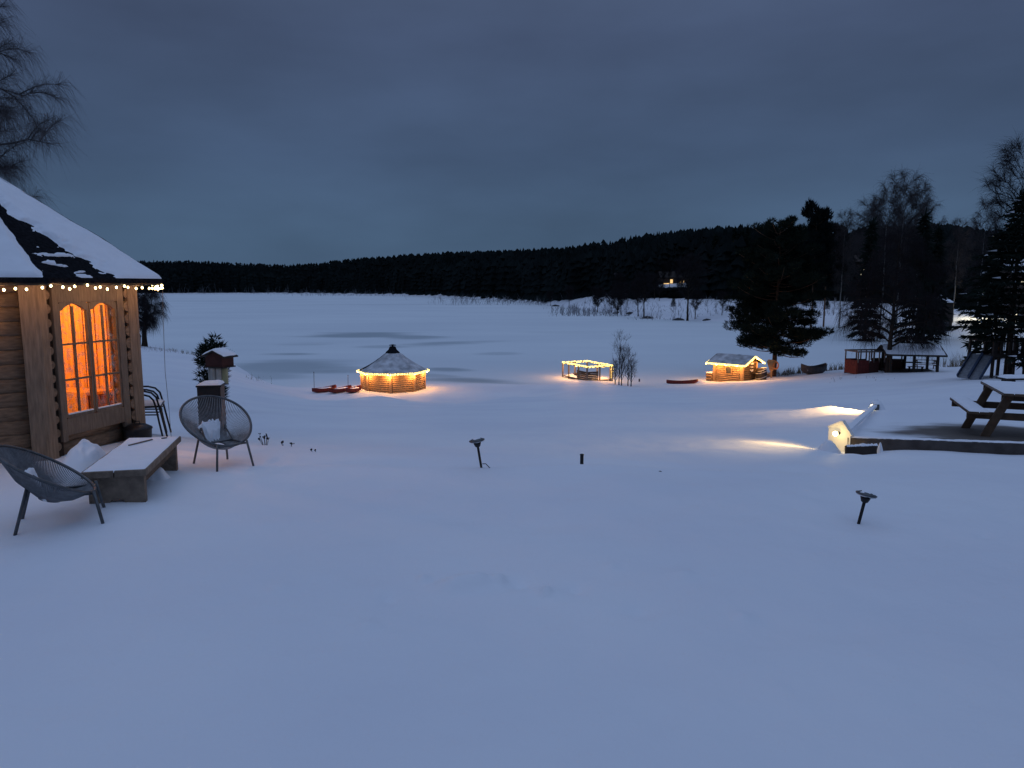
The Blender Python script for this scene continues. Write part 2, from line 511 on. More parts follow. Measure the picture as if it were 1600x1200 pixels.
# ------------------------------------------------------------------ ground sheet
def build_ground():
    az = np.concatenate([np.linspace(-180, -52, 64, endpoint=False), np.linspace(-52, 52, 420, endpoint=False), np.linspace(52, 180, 64, endpoint=False)])
    az = np.radians(az)
    rr = np.concatenate([np.linspace(.3, 1.2, 4, endpoint=False), np.exp(np.linspace(math.log(1.2), math.log(120), 430, endpoint=False)), np.exp(np.linspace(math.log(120), math.log(5000), 130))])
    A, Rr = np.meshgrid(az, rr)
    X, Y = Rr * np.sin(A), Rr * np.cos(A)
    Z = heights(X, Y)
    Xf, Yf, Zf = X.ravel(), Y.ravel(), Z.ravel().copy()
    # wind drifts and small dents in the snow
    for i in range(len(Xf)):
        r = math.hypot(Xf[i], Yf[i])
        if r < 130 and Yf[i] > 0:
            k = min(1, r / 8)
            Zf[i] += .065 * k * mnoise.noise(Vector((Xf[i] * .22, Yf[i] * .35, 3))) + .018 * mnoise.noise(Vector((Xf[i] * .9, Yf[i] * 1.3, 7)))
            if r < 26:
                Zf[i] += .008 * mnoise.noise(Vector((Xf[i] * 3.2, Yf[i] * 4.0, 1)))
    for (px, d, a, s) in [(700, 4.45, .045, .07), (725, 4.5, .045, .08), (750, 4.53, .05, .06), (780, 4.55, .06, .028), (856, 4.35, .06, .028), (655, 4.6, .04, .03), (962, 4.75, .03, .03), (600, 4.3, -.03, .05), (815, 4.5, -.04, .06), (905, 4.4, -.035, .05), (560, 3.9, .03, .05), (1010, 4.1, -.03, .06), (1080, 4.6, .03, .05), (420, 4.4, .03, .06), (1180, 4.0, .03, .04),
                          (840, 4.2, -.012, .08), (900, 6.9, -.02, .25), (1000, 7.0, .03, .3), (1090, 9, .04, .3), (1150, 9.4, .03, .3), (1300, 9.35, .02, .22), (1250, 9.8, .05, .3), (1180, 10.4, .05, .4), (1345, 9.2, .04, .12), (1405, 9.1, .03, .12),
                          (1565, 5.5, -.03, .03)]:
        x = (px - 800) / FPX * d
        Zf += a * np.exp(-((Xf - x) ** 2 + (Yf - d) ** 2) / (2 * s * s))
    for (pa, da, pb, db, a, s) in [(1320, 15.6, 1190, 13.8, .06, .45), (1300, 17.5, 1200, 17.0, .12, .4), (1280, 11.4, 1170, 10.9, .04, .4)]:
        x0, y0, x1, y1 = (pa - 800) / FPX * da, da, (pb - 800) / FPX * db, db
        tt = np.clip(((Xf - x0) * (x1 - x0) + (Yf - y0) * (y1 - y0)) / ((x1 - x0) ** 2 + (y1 - y0) ** 2), 0, 1)
        dd_ = np.hypot(Xf - x0 - tt * (x1 - x0), Yf - y0 - tt * (y1 - y0))
        Zf += a * np.exp(-(dd_ / s) ** 2) * (1 - .7 * tt)
    # the little ledge along the edge of the terrace
    for i in range(len(Xf)):
        if 6 < Yf[i] < 10 and -2.6 < Xf[i] < 3.4:
            yy = 7.45 + .12 * math.sin(Xf[i] * 1.3) + .05 * mnoise.noise(Vector((Xf[i] * 2, 0, 0)))
            t = (Yf[i] - yy)
            Zf[i] += .035 * math.exp(-(t / .16) ** 2) * min(1, (Xf[i] + 2.6)) * min(1, max(0, 3.4 - Xf[i])) - .03 * math.exp(-((t - .35) / .25) ** 2)
    nr, nc = X.shape
    idx = np.arange(nr * nc).reshape(nr, nc)
    j2 = np.roll(idx, -1, axis=1)
    q = np.stack([idx[:-1], idx[1:], j2[1:], j2[:-1]], -1).reshape(-1, 4)
    me = bpy.data.meshes.new('snow_ground')
    me.vertices.add(nr * nc + 1)
    co = np.concatenate([np.stack([Xf, Yf, Zf], -1), [[0, 0, 0]]]).astype(np.float32)
    me.vertices.foreach_set('co', co.ravel())
    cap = np.stack([np.full(nc, nr * nc), idx[0], np.roll(idx[0], -1)], -1)
    loops = np.concatenate([q.ravel(), cap.ravel()]).astype(np.int32)
    cnt = np.concatenate([np.full(len(q), 4), np.full(nc, 3)])
    me.loops.add(len(loops))
    me.loops.foreach_set('vertex_index', loops)
    me.polygons.add(len(cnt))
    me.polygons.foreach_set('loop_start', np.concatenate([[0], np.cumsum(cnt)[:-1]]).astype(np.int32))
    me.polygons.foreach_set('use_smooth', np.ones(len(cnt), bool))
    me.update(calc_edges=True)
    o = bpy.data.objects.new('snow_ground', me)
    COL.objects.link(o)
    tag(o, 'smooth untouched snow sloping down to the frozen lake', None, None, 'structure')
    # material: snow, with bare brown earth under the picnic table
    m = bpy.data.materials.new('ground_snow')
    m.use_nodes = True
    nt = m.node_tree
    b = nt.nodes['Principled BSDF']
    b.inputs['Roughness'].default_value = .65
    b.inputs['Specular IOR Level'].default_value = .25
    geo = nt.nodes.new('ShaderNodeNewGeometry')
    def N(t, **kw):
        n = nt.nodes.new(t)
        for k, v in kw.items():
            setattr(n, k, v)
        return n
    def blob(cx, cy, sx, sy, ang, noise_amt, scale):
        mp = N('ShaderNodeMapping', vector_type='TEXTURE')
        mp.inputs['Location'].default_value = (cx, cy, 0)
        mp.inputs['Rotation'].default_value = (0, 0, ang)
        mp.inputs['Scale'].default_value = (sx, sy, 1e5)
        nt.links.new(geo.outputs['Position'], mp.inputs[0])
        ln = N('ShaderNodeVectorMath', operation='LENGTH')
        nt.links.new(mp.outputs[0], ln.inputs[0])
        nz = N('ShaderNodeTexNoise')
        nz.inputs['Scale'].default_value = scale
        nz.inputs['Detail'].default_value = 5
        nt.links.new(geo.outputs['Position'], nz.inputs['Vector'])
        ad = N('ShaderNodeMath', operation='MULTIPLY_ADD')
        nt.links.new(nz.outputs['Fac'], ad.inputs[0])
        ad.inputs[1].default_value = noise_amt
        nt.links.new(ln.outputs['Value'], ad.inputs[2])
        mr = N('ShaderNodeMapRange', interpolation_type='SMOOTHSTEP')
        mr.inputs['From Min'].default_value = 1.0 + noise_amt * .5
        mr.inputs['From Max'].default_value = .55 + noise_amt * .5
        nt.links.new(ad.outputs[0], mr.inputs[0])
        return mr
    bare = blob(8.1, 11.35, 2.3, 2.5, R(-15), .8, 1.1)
    nz = N('ShaderNodeTexNoise')
    nz.inputs['Scale'].default_value = .35
    nz.inputs['Detail'].default_value = 4
    nt.links.new(geo.outputs['Position'], nz.inputs['Vector'])
    r1 = N('ShaderNodeValToRGB')
    r1.color_ramp.elements[0].position, r1.color_ramp.elements[1].position = .35, .65
    r1.color_ramp.elements[0].color = (.76, .79, .85, 1)
    r1.color_ramp.elements[1].color = (.82, .85, .89, 1)
    nt.links.new(nz.outputs['Fac'], r1.inputs[0])
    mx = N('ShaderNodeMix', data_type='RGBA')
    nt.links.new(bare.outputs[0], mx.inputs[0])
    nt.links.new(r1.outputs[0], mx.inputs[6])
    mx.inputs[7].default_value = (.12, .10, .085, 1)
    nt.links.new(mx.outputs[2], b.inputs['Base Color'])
    n1, n2 = N('ShaderNodeTexNoise'), N('ShaderNodeTexNoise')
    n1.inputs['Scale'].default_value, n2.inputs['Scale'].default_value = 2.2, 45
    n1.inputs['Detail'].default_value, n2.inputs['Detail'].default_value = 6, 3
    for n in (n1, n2):
        nt.links.new(geo.outputs['Position'], n.inputs['Vector'])
    b1, b2 = N('ShaderNodeBump'), N('ShaderNodeBump')
    b1.inputs['Strength'].default_value, b1.inputs['Distance'].default_value = .45, .08
    b2.inputs['Strength'].default_value, b2.inputs['Distance'].default_value = .25, .006
    nt.links.new(n1.outputs['Fac'], b1.inputs['Height'])
    nt.links.new(n2.outputs['Fac'], b2.inputs['Height'])
    nt.links.new(b1.outputs[0], b2.inputs['Normal'])
    nt.links.new(b2.outputs[0], b.inputs['Normal'])
    me.materials.append(m)
build_ground()

def build_lake():
    mb = MB()
    n = 64
    vs = [(0, 30, LAKE)]
    mb.add([(-2600, 20, LAKE), (2600, 20, LAKE), (2600, 1500, LAKE), (-2600, 1500, LAKE)], [(0, 1, 2, 3)])
    m = bpy.data.materials.new('lake_snow_ice')
    m.use_nodes = True
    nt = m.node_tree
    b = nt.nodes['Principled BSDF']
    b.inputs['Roughness'].default_value = .6
    b.inputs['Specular IOR Level'].default_value = .25
    geo = nt.nodes.new('ShaderNodeNewGeometry')
    def N(t, **kw):
        k2 = nt.nodes.new(t)
        for k, v in kw.items():
            setattr(k2, k, v)
        return k2
    warp = N('ShaderNodeTexNoise')
    warp.inputs['Scale'].default_value = .12
    warp.inputs['Detail'].default_value = 6
    wmap = N('ShaderNodeMapping')
    wmap.inputs['Scale'].default_value = (.5, 1.4, 1)
    nt.links.new(geo.outputs['Position'], wmap.inputs[0])
    nt.links.new(wmap.outputs[0], warp.inputs['Vector'])
    # wind-swept ice: px, py, half width px, half height px (surveyed on the photograph), slope, strength
    spots = [(575, 523, 85, 6, 3, .9), (640, 528, 60, 4.5, 5, .8), (690, 536, 95, 4, -3, .7), (600, 541, 45, 3, 0, .45), (460, 553, 60, 3.2, 0, .8), (440, 572, 115, 13, 4, .8), (400, 588, 75, 7, 2, .6),
             (700, 577, 50, 3.6, 2, .85), (745, 595, 100, 6, 5, .95), (690, 588, 45, 3, 3, .5), (780, 552, 40, 3, 0, .4), (480, 538, 60, 3, 0, .3), (900, 520, 120, 3, 0, .12), (330, 470, 130, 1.5, 0, .2), (620, 476, 200, 1.2, 0, .2)]
    prev = None
    for px, py, hw, hh, sl, k in spots:
        def lk(px, py):
            a, dy, dz = ray(px, py)
            t = (LAKE - CAM_Z) / dz
            return a * t, dy * t
        c, e, f, g = lk(px, py), lk(px + hw, py + sl), lk(px, py - hh), lk(px, py + hh)
        ang = math.atan2(e[1] - c[1], e[0] - c[0])
        mp = N('ShaderNodeMapping', vector_type='TEXTURE')
        mp.inputs['Location'].default_value = (*c, LAKE)
        mp.inputs['Rotation'].default_value = (0, 0, ang)
        mp.inputs['Scale'].default_value = (math.hypot(e[0] - c[0], e[1] - c[1]), (f[1] - g[1]) / 2, 1e5)
        nt.links.new(geo.outputs['Position'], mp.inputs[0])
        ln = N('ShaderNodeVectorMath', operation='LENGTH')
        nt.links.new(mp.outputs[0], ln.inputs[0])
        ad = N('ShaderNodeMath', operation='MULTIPLY_ADD')
        nt.links.new(warp.outputs['Fac'], ad.inputs[0])
        ad.inputs[1].default_value = 2.2
        nt.links.new(ln.outputs['Value'], ad.inputs[2])
        mr = N('ShaderNodeMapRange', interpolation_type='SMOOTHSTEP')
        mr.inputs['From Min'].default_value = 2.25
        mr.inputs['From Max'].default_value = 1.45
        mr.inputs['To Max'].default_value = k
        nt.links.new(ad.outputs[0], mr.inputs[0])
        if prev is None:
            prev = mr.outputs[0]
        else:
            mxm = N('ShaderNodeMath', operation='MAXIMUM')
            nt.links.new(prev, mxm.inputs[0])
            nt.links.new(mr.outputs[0], mxm.inputs[1])
            prev = mxm.outputs[0]
    nz = N('ShaderNodeTexNoise')
    nz.inputs['Scale'].default_value = .06
    nz.inputs['Detail'].default_value = 6
    nt.links.new(wmap.outputs[0], nz.inputs['Vector'])
    r1 = N('ShaderNodeValToRGB')
    r1.color_ramp.elements[0].position, r1.color_ramp.elements[1].position = .35, .65
    r1.color_ramp.elements[0].color = (.70, .76, .80, 1)
    r1.color_ramp.elements[1].color = (.77, .83, .86, 1)
    nt.links.new(nz.outputs['Fac'], r1.inputs[0])
    mx = N('ShaderNodeMix', data_type='RGBA')
    nt.links.new(prev, mx.inputs[0])
    nt.links.new(r1.outputs[0], mx.inputs[6])
    mx.inputs[7].default_value = (.36, .42, .45, 1)
    nt.links.new(mx.outputs[2], b.inputs['Base Color'])
    o = mb.build('lake', m)
    tag(o, 'frozen lake under snow with grey wind-swept ice streaks', None, None, 'structure')
build_lake()

# ------------------------------------------------------------------ shared: string lights
def resample(pts, step):
    out = [Vector(pts[0])]
    acc = 0
    for a, b in zip(pts[:-1], pts[1:]):
        a, b = Vector(a), Vector(b)
        L = (b - a).length
        if L < 1e-6:
            continue
        t = step - acc
        while t <= L:
            out.append(a.lerp(b, t / L))
            t += step
        acc = (acc + L) % step
    return out
def string_lights(label, pts, step, r, bulb_mat, power, nlights, col, loc, rotz, drop=.03, jitter=.02, lightdrop=.06, rope=.006, limit=100, group=None):
    t = thing('string_lights', label, 'string lights', loc, rotz, group)
    mb = MB()
    cab = resample(pts, .12)
    mb.tube(cab, rope, 5)
    mb.build('cable', 'black_plastic', t)
    bm_ = MB()
    bm_.sphere((0, 0, 0), r, 10, 6, (1, 1, 1.25))
    bm = bm_.mesh('bulb', bulb_mat, True)
    ps = resample(pts, step)
    rest = MB()
    for i, p in enumerate(ps):
        q = p + Vector((rnd.uniform(-jitter, jitter), rnd.uniform(-jitter, jitter), -drop - rnd.uniform(0, jitter * 1.6)))
        if i < limit:
            o = bpy.data.objects.new('bulb', bm)
            COL.objects.link(o)
            o.parent = t
            o.location = q
        else:
            rest.sphere(q, r, 8, 5)
    if rest.v:
        tag(rest.build('bulb', bulb_mat, t, True), kind='stuff')
    for i in range(nlights):
        p = ps[int((i + .5) * len(ps) / nlights)]
        point_light(t, p + Vector((0, 0, -drop - lightdrop)), power, col)
    return t

WARM = (1, .43, .115)

# ------------------------------------------------------------------ near log hut (octagonal)
HC = Vector((-6.28, 8.61, .04))                      # centre
_v1 = Vector((-4.88 - HC.x, 7.58 - HC.y, 0))
HR = _v1.length
HA = math.atan2(_v1.y, _v1.x)                        # angle of the corner nearest the photographer
HUT_H = 1.93
def hcor(k, r):                                       # corner k in local coordinates (the empty is not rotated)
    a = HA + k * math.pi / 4
    return Vector((r * math.cos(a), r * math.sin(a), 0))
hut = thing('log_hut', 'octagonal log hut with glowing orange windows and patchy snow on its dark roof', 'log hut', HC)
def hut_face(k):
    a, b = hcor(k, HR), hcor(k + 1, HR)
    d = (b - a).normalized()
    nrm = Vector((d.y, -d.x, 0))
    if nrm.dot(a) < 0:
        nrm = -nrm
    return a, b, d, nrm
LOGH = .145
WIN = (.215, 1.04, .44, 1.665)                          # s0, s1, z0, z1 on the window wall
for k in range(8):
    a, b, d, nrm = hut_face(k)
    L = (b - a).length
    mb = MB()
    segs = [(.03, L - .03)]
    z = -.25
    i = 0
    while z < HUT_H - .02:
        z1 = min(z + LOGH, HUT_H)
        zc = (z + z1) / 2
        ss = segs
        if k == 0 and z1 > WIN[2] - .0 and z < WIN[3]:
            ss = [(.03, WIN[0] - .02), (WIN[1] + .02, L - .03)]
        for s0, s1 in ss:
            prof = []
            for q in range(7):
                t = -1 + 2 * q / 6
                prof.append((.016 * math.sqrt(max(0, 1 - t * t * .92)) - .0, zc + t * (z1 - z) / 2 * .985))
            vs = []
            jit = rnd.uniform(-.004, .004)
            for s in (s0, s1):
                p = a + d * s
                for o, zz in prof:
                    vs.append(p + nrm * (o + jit) + Vector((0, 0, zz)))
                vs.append(p - nrm * .05 + Vector((0, 0, prof[-1][1])))
                vs.append(p - nrm * .05 + Vector((0, 0, prof[0][1])))
            n = 9
            mb.add(vs, [tuple(reversed(range(n))), tuple(range(n, 2 * n))] + [(q, (q + 1) % n, n + (q + 1) % n, n + q) for q in range(n)])
        z = z1
        i += 1
    w = mb.build('log_wall', 'log_wood', hut)
    for pl in w.data.polygons:
        pl.use_smooth = len(pl.vertices) == 4
    # lining inside
    ln = MB()
    ia, ib = a - nrm * .055, b - nrm * .055
    rects = [(0, L, -.2, HUT_H)] if k else [(0, WIN[0], -.2, HUT_H), (WIN[1], L, -.2, HUT_H), (WIN[0], WIN[1], -.2, WIN[2]), (WIN[0], WIN[1], WIN[3], HUT_H)]
    for s0, s1, z0, z1 in rects:
        ln.prism([ia + d * s0 + Vector((0, 0, z0)), ia + d * s1 + Vector((0, 0, z0)), ia + d * s1 + Vector((0, 0, z1)), ia + d * s0 + Vector((0, 0, z1))], -nrm * .02)
    if k:                                             # boards standing proud inside
        for q in range(7):
            s = (q + .5) * L / 7
            ln.box(ia + d * s - nrm * .032 + Vector((0, 0, .9)), (.012, L / 7 - .02, 2.0), Matrix((nrm, d, Vector((0, 0, 1)))).transposed())
    ln.build('wall_lining', 'inner_wood', w)
for k in range(8):                                    # corner posts: two upright boards with scalloped log ends between
    c = hcor(k, 1)
    for sgn, kk in ((1, k), (-1, k - 1)):
        a, b, d, nrm = hut_face(kk % 8)
        base = a if sgn == 1 else b
        dd = d if sgn == 1 else -d
        mb = MB()
        Mx = Matrix((dd, nrm, Vector((0, 0, 1)))).transposed()
        wd_ = (.085 if sgn == 1 else .12) if kk % 8 == 0 else (.12 if kk % 8 == 7 else .2)
        mb.box(base + dd * wd_ / 2 + nrm * .055 + Vector((0, 0, HUT_H / 2 - .05)), (wd_, .05, HUT_H + .2), Mx)
        mb.build('corner_post', 'post_wood', hut, bevel=.006)
        if kk % 8 == 0:
            so_ = .085 if sgn == 1 else .12
            z = -.2
            while z < HUT_H - .1:
                sc = MB()
                sc.tube([base + dd * so_ + Vector((0, 0, z + LOGH / 2)), base + dd * so_ + nrm * .072 + Vector((0, 0, z + LOGH / 2))], LOGH * (.33 if sgn == 1 else .42) * rnd.uniform(.93, 1.06), 12)
                sc.build('log_end', 'log_wood', hut)
                z += LOGH
            dg = MB(); dg.box(base + dd * .125 + nrm * .026 + Vector((0, 0, HUT_H / 2 - .1)), (.13, .02, HUT_H), Mx); dg.build('corner_shade_strip', 'gap_shade', hut)  # dark backing strip, paints the shade in the recess behind the log ends
    sk = MB()
    sk.tube([hcor(k, HR + .012) + Vector((0, 0, -.2)), hcor(k, HR + .012) + Vector((0, 0, HUT_H))], .075, 10)
    sk.build('corner_core', 'post_wood', hut)
# window
a, b, d, nrm = hut_face(0)
Mw = Matrix((d, nrm, Vector((0, 0, 1)))).transposed()
def wp(s, z, o=0.0):
    return a + d * s + nrm * o + Vector((0, 0, z))
s0, s1, z0, z1 = WIN
win = MB()
for sc_, wd in ((s0 - .032, .065), (s1 + .045, .10)):
    win.box(wp(sc_, (z0 + HUT_H) / 2 - .12, .062), (wd, .045, HUT_H - z0 + .24), Mw)
win.box(wp((s0 + s1) / 2, z1 + .14, .060), (s1 - s0 - .004, .042, .26), Mw)
win.box(wp((s0 + s1) / 2, z0 - .09, .060), (s1 - s0 - .004, .042, .18), Mw)
win_o = win.build('window', 'casing_wood', hut, bevel=.005)
mid = (s0 + s1) / 2
for (u0, u1) in ((s0 + .008, mid - .006), (mid + .006, s1 - .008)):
    fr = MB()
    w = .022
    fr.box(wp(u0 + w / 2, (z0 + z1) / 2 + .005, .052), (w, .04, z1 - z0 - .01), Mw)
    fr.box(wp(u1 - w / 2, (z0 + z1) / 2 + .005, .052), (w, .04, z1 - z0 - .01), Mw)
    fr.box(wp((u0 + u1) / 2, z0 + .02, .052), (u1 - u0 - 2 * w, .038, .04), Mw)
    # arched head with shoulders
    uu0, uu1 = u0 + w, u1 - w
    wd = uu1 - uu0
    N_ = 14
    low = []
    for q in range(N_ + 1):
        t = q / N_
        x = abs(t - .5) * 2
        h = -.075 if x > .80 else (-.06 + .055 * math.cos(x / .80 * math.pi / 2))
        low.append((uu0 + t * wd, z1 + h - .0))
    poly = [wp(u, zz, .033) for u, zz in low] + [wp(uu1, z1 + .02, .033), wp(uu0, z1 + .02, .033)]
    for q in range(N_):
        qa, qb = low[q], low[q + 1]
        fr.prism([wp(qa[0], qa[1], .033), wp(qb[0], qb[1], .033), wp(qb[0], z1 + .012, .033), wp(qa[0], z1 + .012, .033)], nrm * .038)
    f_o = fr.build('sash', 'casing_wood', win_o)
    mt = MB()
    mt.box(wp((uu0 + uu1) / 2, (z0 + z1) / 2, .05), (.017, .026, z1 - z0 - .06), Mw)
    for zz in (z0 + .41, z0 + .79):
        mt.box(wp((uu0 + uu1) / 2, zz, .0505), (wd, .03, .019), Mw)
    mt.build('glazing_bar', 'casing_wood', win_o)
    gl = MB()
    gl.prism([wp(uu0, z0 + .03, .040), wp(uu1, z0 + .03, .040), wp(uu1, z1, .040), wp(uu0, z1, .040)], nrm * .004)
    gl.build('pane', 'window_glass', win_o)
    sn = MB()
    sn.box(wp((uu0 + uu1) / 2, z0 + .046, .066), (wd * .96, .02, .014), Mw)
    sn.build('snow_on_sill', 'snow', win_o)
# inside: bench, table, hood, lamp
ins = MB()
for k in range(2, 8):
    a_, b_ = hcor(k, HR - .12), hcor(k + 1, HR - .12)
    c_, d_ = hcor(k + 1, HR - .55), hcor(k, HR - .55)
    ins.prism([a_ + Vector((0, 0, .42)), b_ + Vector((0, 0, .42)), c_ + Vector((0, 0, .42)), d_ + Vector((0, 0, .42))], (0, 0, .04))
    ins.prism([d_ + Vector((0, 0, -.1)), c_ + Vector((0, 0, -.1)), c_ + (a_ - d_) * .05 + Vector((0, 0, -.1)), d_ + (a_ - d_) * .05 + Vector((0, 0, -.1))], (0, 0, .52))
ins.build('bench', 'inner_wood', hut)
tb = MB()
tb.lathe([(.5, .68), (.5, .72), (.42, .73)], 8)
tb.lathe([(.34, -.1), (.34, .5), (.40, .55), (.40, .66)], 8)
tb.build('grill', 'brown_wood', hut)
hd = MB()
hd.lathe([(.42, 1.55), (.40, 1.62), (.12, 1.95), (.10, 3.2)], 12)
hd.build('hood', 'inner_wood', hut)
cu = MB()
for ang, zc in ((2.3, .66), (2.75, .64), (3.4, .66), (4.1, .65)):
    cu = MB()
    cu.box((1.28 * math.cos(ang), 1.28 * math.sin(ang), zc), (.13, .42, .36), rot_z(ang))
    cu.build('cushion', 'brown_wood', hut, bevel=.05)
fl = MB()
fl.add([hcor(k, HR - .02) + Vector((0, 0, -.1)) for k in range(8)], [tuple(range(8))])
fl.build('floor', 'inner_wood', hut)
point_light(hut, (-.1, .55, 1.75), 120, (1, .36, .07), .08, 'ceiling_lamp_light')
point_light(hut, (.25, -.55, 1.6), 70, (1, .36, .07), .08, 'ceiling_lamp_light')

# roof
EAVE_R, EAVE_Z, APEX_Z = 2.12, 1.93, 3.30
def roofp(k, t, u, off=0):
    """face k; t 0 eave - 1 apex, u 0..1 along the eave."""
    e = hcor(k, EAVE_R).lerp(hcor(k + 1, EAVE_R), u)
    e.z = EAVE_Z
    p = e.lerp(Vector((0, 0, APEX_Z)), t)
    m = (hcor(k, 1) + hcor(k + 1, 1)).normalized()
    n = (m * (APEX_Z - EAVE_Z) + Vector((0, 0, EAVE_R * math.cos(math.pi / 8)))).normalized()
    return p + n * off
rf = MB()
for k in range(8):
    e0, e1 = roofp(k, 0, 0), roofp(k, 0, 1)
    ap = Vector((0, 0, APEX_Z))
    dz = Vector((0, 0, -.05))
    rf.add([e0, e1, ap, e0 + dz, e1 + dz, ap + dz], [(0, 1, 2), (3, 5, 4), (0, 3, 4, 1)])
roof = rf.build('roof', 'shingle', hut)
sf = MB()
for k in range(8):
    e0, e1 = hcor(k, EAVE_R - .01) + Vector((0, 0, EAVE_Z - .075)), hcor(k + 1, EAVE_R - .01) + Vector((0, 0, EAVE_Z - .075))
    i0, i1 = hcor(k, EAVE_R - .035) + Vector((0, 0, EAVE_Z - .075)), hcor(k + 1, EAVE_R - .035) + Vector((0, 0, EAVE_Z - .075))
    sf.prism([e0, e1, i1, i0], (0, 0, .05))
sf.build('eave_board', 'dark_wood', roof)
so = MB()
for k in range(8):
    so.add([hcor(k, EAVE_R - .03) + Vector((0, 0, EAVE_Z - .052)), hcor(k + 1, EAVE_R - .03) + Vector((0, 0, EAVE_Z - .052)), hcor(k + 1, HR - .1) + Vector((0, 0, HUT_H + .12)), hcor(k, HR - .1) + Vector((0, 0, HUT_H + .12))], [(0, 1, 2, 3)])
so.build('soffit', 'brown_wood', roof)
sn = MB()
def snow_t(k, u, t):
    base = .022 + .03 * min(1, t * 3)
    if k == 0:                                       # the face above the lit window: a bare strip beside the hip
        edge = max(.60 - .95 * t, .24 - .16 * t) + .16 * fbm(u * 2.0, t * 9.0, 5) * (1.0 if t < .45 else .4)
        edge -= .10 * max(0, fbm(u * 6, t * 22, 2))
        s = (u - edge) * .32
        s = min(base, s)
        if u < .012:
            s = -.05
        # thin remnants on the bare strip near the eave
        rem = fbm(u * 5, t * 26, 9) - .36
        if t < .25 and u < .62:
            s = max(s, min(.02, rem * .1))
        return max(-.05, s)
    if k == 7:
        s = (.985 - u) * 1.0 + .015 * fbm(t * 14, u, 4)
        return max(-.05, min(base + .02, s))
    return base
for k in range(8):
    nu, nv = (120, 150) if k in (0, 7) else (16, 16)
    def f(u, t, k=k):
        tt = t * .998
        th = snow_t(k, u, tt)
        th += .012 * fbm(u * 3 + k, tt * 5, 1) if th > 0.02 else 0
        edge = min(1, tt / .02) if th > 0 else 1
        return roofp(k, tt * .995 + .002, u, (th - .004) * (edge ** .5))
    sn.grid(f, nu, nv)
    # closed rim of the snow at the eave is hidden by its rounding
sn.build('snow_cover', 'snow', roof, True)

# string of lights under the eave
pts = []
for k in (-1, 0, 1):
    A_, B_ = hcor(k, EAVE_R + .01), hcor(k + 1, EAVE_R + .01)
    for i in range(14):
        u = i / 14
        sag = .03 * abs(math.sin(u * math.pi * 3.5)) + .03 * fbm(k + u * 3, 1, 2)
        p = A_.lerp(B_, u)
        pts.append((p.x, p.y, EAVE_Z - .05 - sag))
near_string = string_lights('string of small warm bulbs looped along the eave of the big log hut', pts, .105, .0118, 'near_bulb', 1.9, 9, (1, .5, .2), HC, 0, drop=.015, jitter=.022, rope=.004)

# thin cable hanging from the eave
c0 = HC + hcor(1, EAVE_R) + Vector((0, 0, EAVE_Z - .08))
mb = MB()
pp = [c0, P(255, 500, 9.2), P(258, 580, 9.2), P(264, 640, 9.2), P(268, 690, 9.0)]
cp_ = []
for i in range(len(pp) - 1):
    for q in range(6):
        cp_.append(pp[i].lerp(pp[i + 1], q / 6))
g = Vector((pp[-1].x, pp[-1].y, hz(pp[-1].x, pp[-1].y)))
cp_ += [pp[-1], g, P(283, 745, 7.0)]
mb.tube(cp_, .0032, 5)
tag(mb.build('hanging_cable', 'grey_wood'), 'thin dark cable hanging down from the eave corner of the big log hut', 'cable')

# ------------------------------------------------------------------ terrace furniture
def snow_slab(fn_in, x0, x1, y0, y1, z, h, nx=20, ny=20, seed=0, wob=.012):
    """rounded snow layer over a rectangle; thickness falls below the board at ragged edges."""
    mb = MB()
    def f(u, v):
        x, y = x0 + (x1 - x0) * u, y0 + (y1 - y0) * v
        e = min(u, 1 - u) * (x1 - x0), min(v, 1 - v) * (y1 - y0)
        m = min(e)
        t = h * min(1, (m / (h * 1.6 + 1e-6))) ** .5 - .004 + wob * fbm(x * 4 + seed, y * 4, seed)
        return (x, y, z + min(t, h * 1.5) if m > 1e-6 else z - .012)
    mb.grid(f, nx, ny)
    return mb

# low bench table
bx = P(195, 782, 6.37)
bench = thing('bench_table', 'low brown wooden bench table dusted with snow in front of the lit hut window', 'bench', (-3.43, 6.60, hz(-3.43, 6.60)), R(13))
BW, BL, BZ = .50, 1.40, .31
mb = MB()
for i in range(2):
    mb.box(((i - .5) * BW / 2 * 1.002, 0, BZ - .03), (BW / 2 - .006, BL, .055))
mb.build('tabletop', 'bench_wood', bench, bevel=.006)
mb = snow_slab(None, -BW / 2 + .004, BW / 2 - .004, -BL / 2 + .004, BL / 2 - .004, BZ - .003, .012, 24, 50, 2, .006)
mb.build('snow_cover', 'snow', bench, True)
for sy in (-1, 1):
    mb = MB()
    y = sy * (BL / 2 - .09)
    w = BW / 2 - .035
    prof = [(-w, -.25), (-w * .45, -.25), (-w * .40, -.02), (-w * .2, .05), (w * .2, .05), (w * .40, -.02), (w * .45, -.25), (w, -.25), (w, BZ - .06), (-w, BZ - .06)]
    mb.prism([(x, y - .035, z) for x, z in prof], (0, .07, 0))
    mb.build('leg', 'bench_wood', bench, bevel=.004)
mb = MB()
for sx in (-1, 1):
    mb.box((sx * (BW / 2 - .06), 0, BZ - .10), (.03, BL - .26, .075))
mb.build('apron', 'brown_wood', bench)
mb = MB()
mb.beam((-.13, .28, BZ + .012), (.02, .52, BZ + .012), .018, .008)
mb.beam((.10, .55, BZ + .012), (.14, .58, BZ + .012), .02, .008)
mb.build('scratch_mark', 'grey_wood', bench)

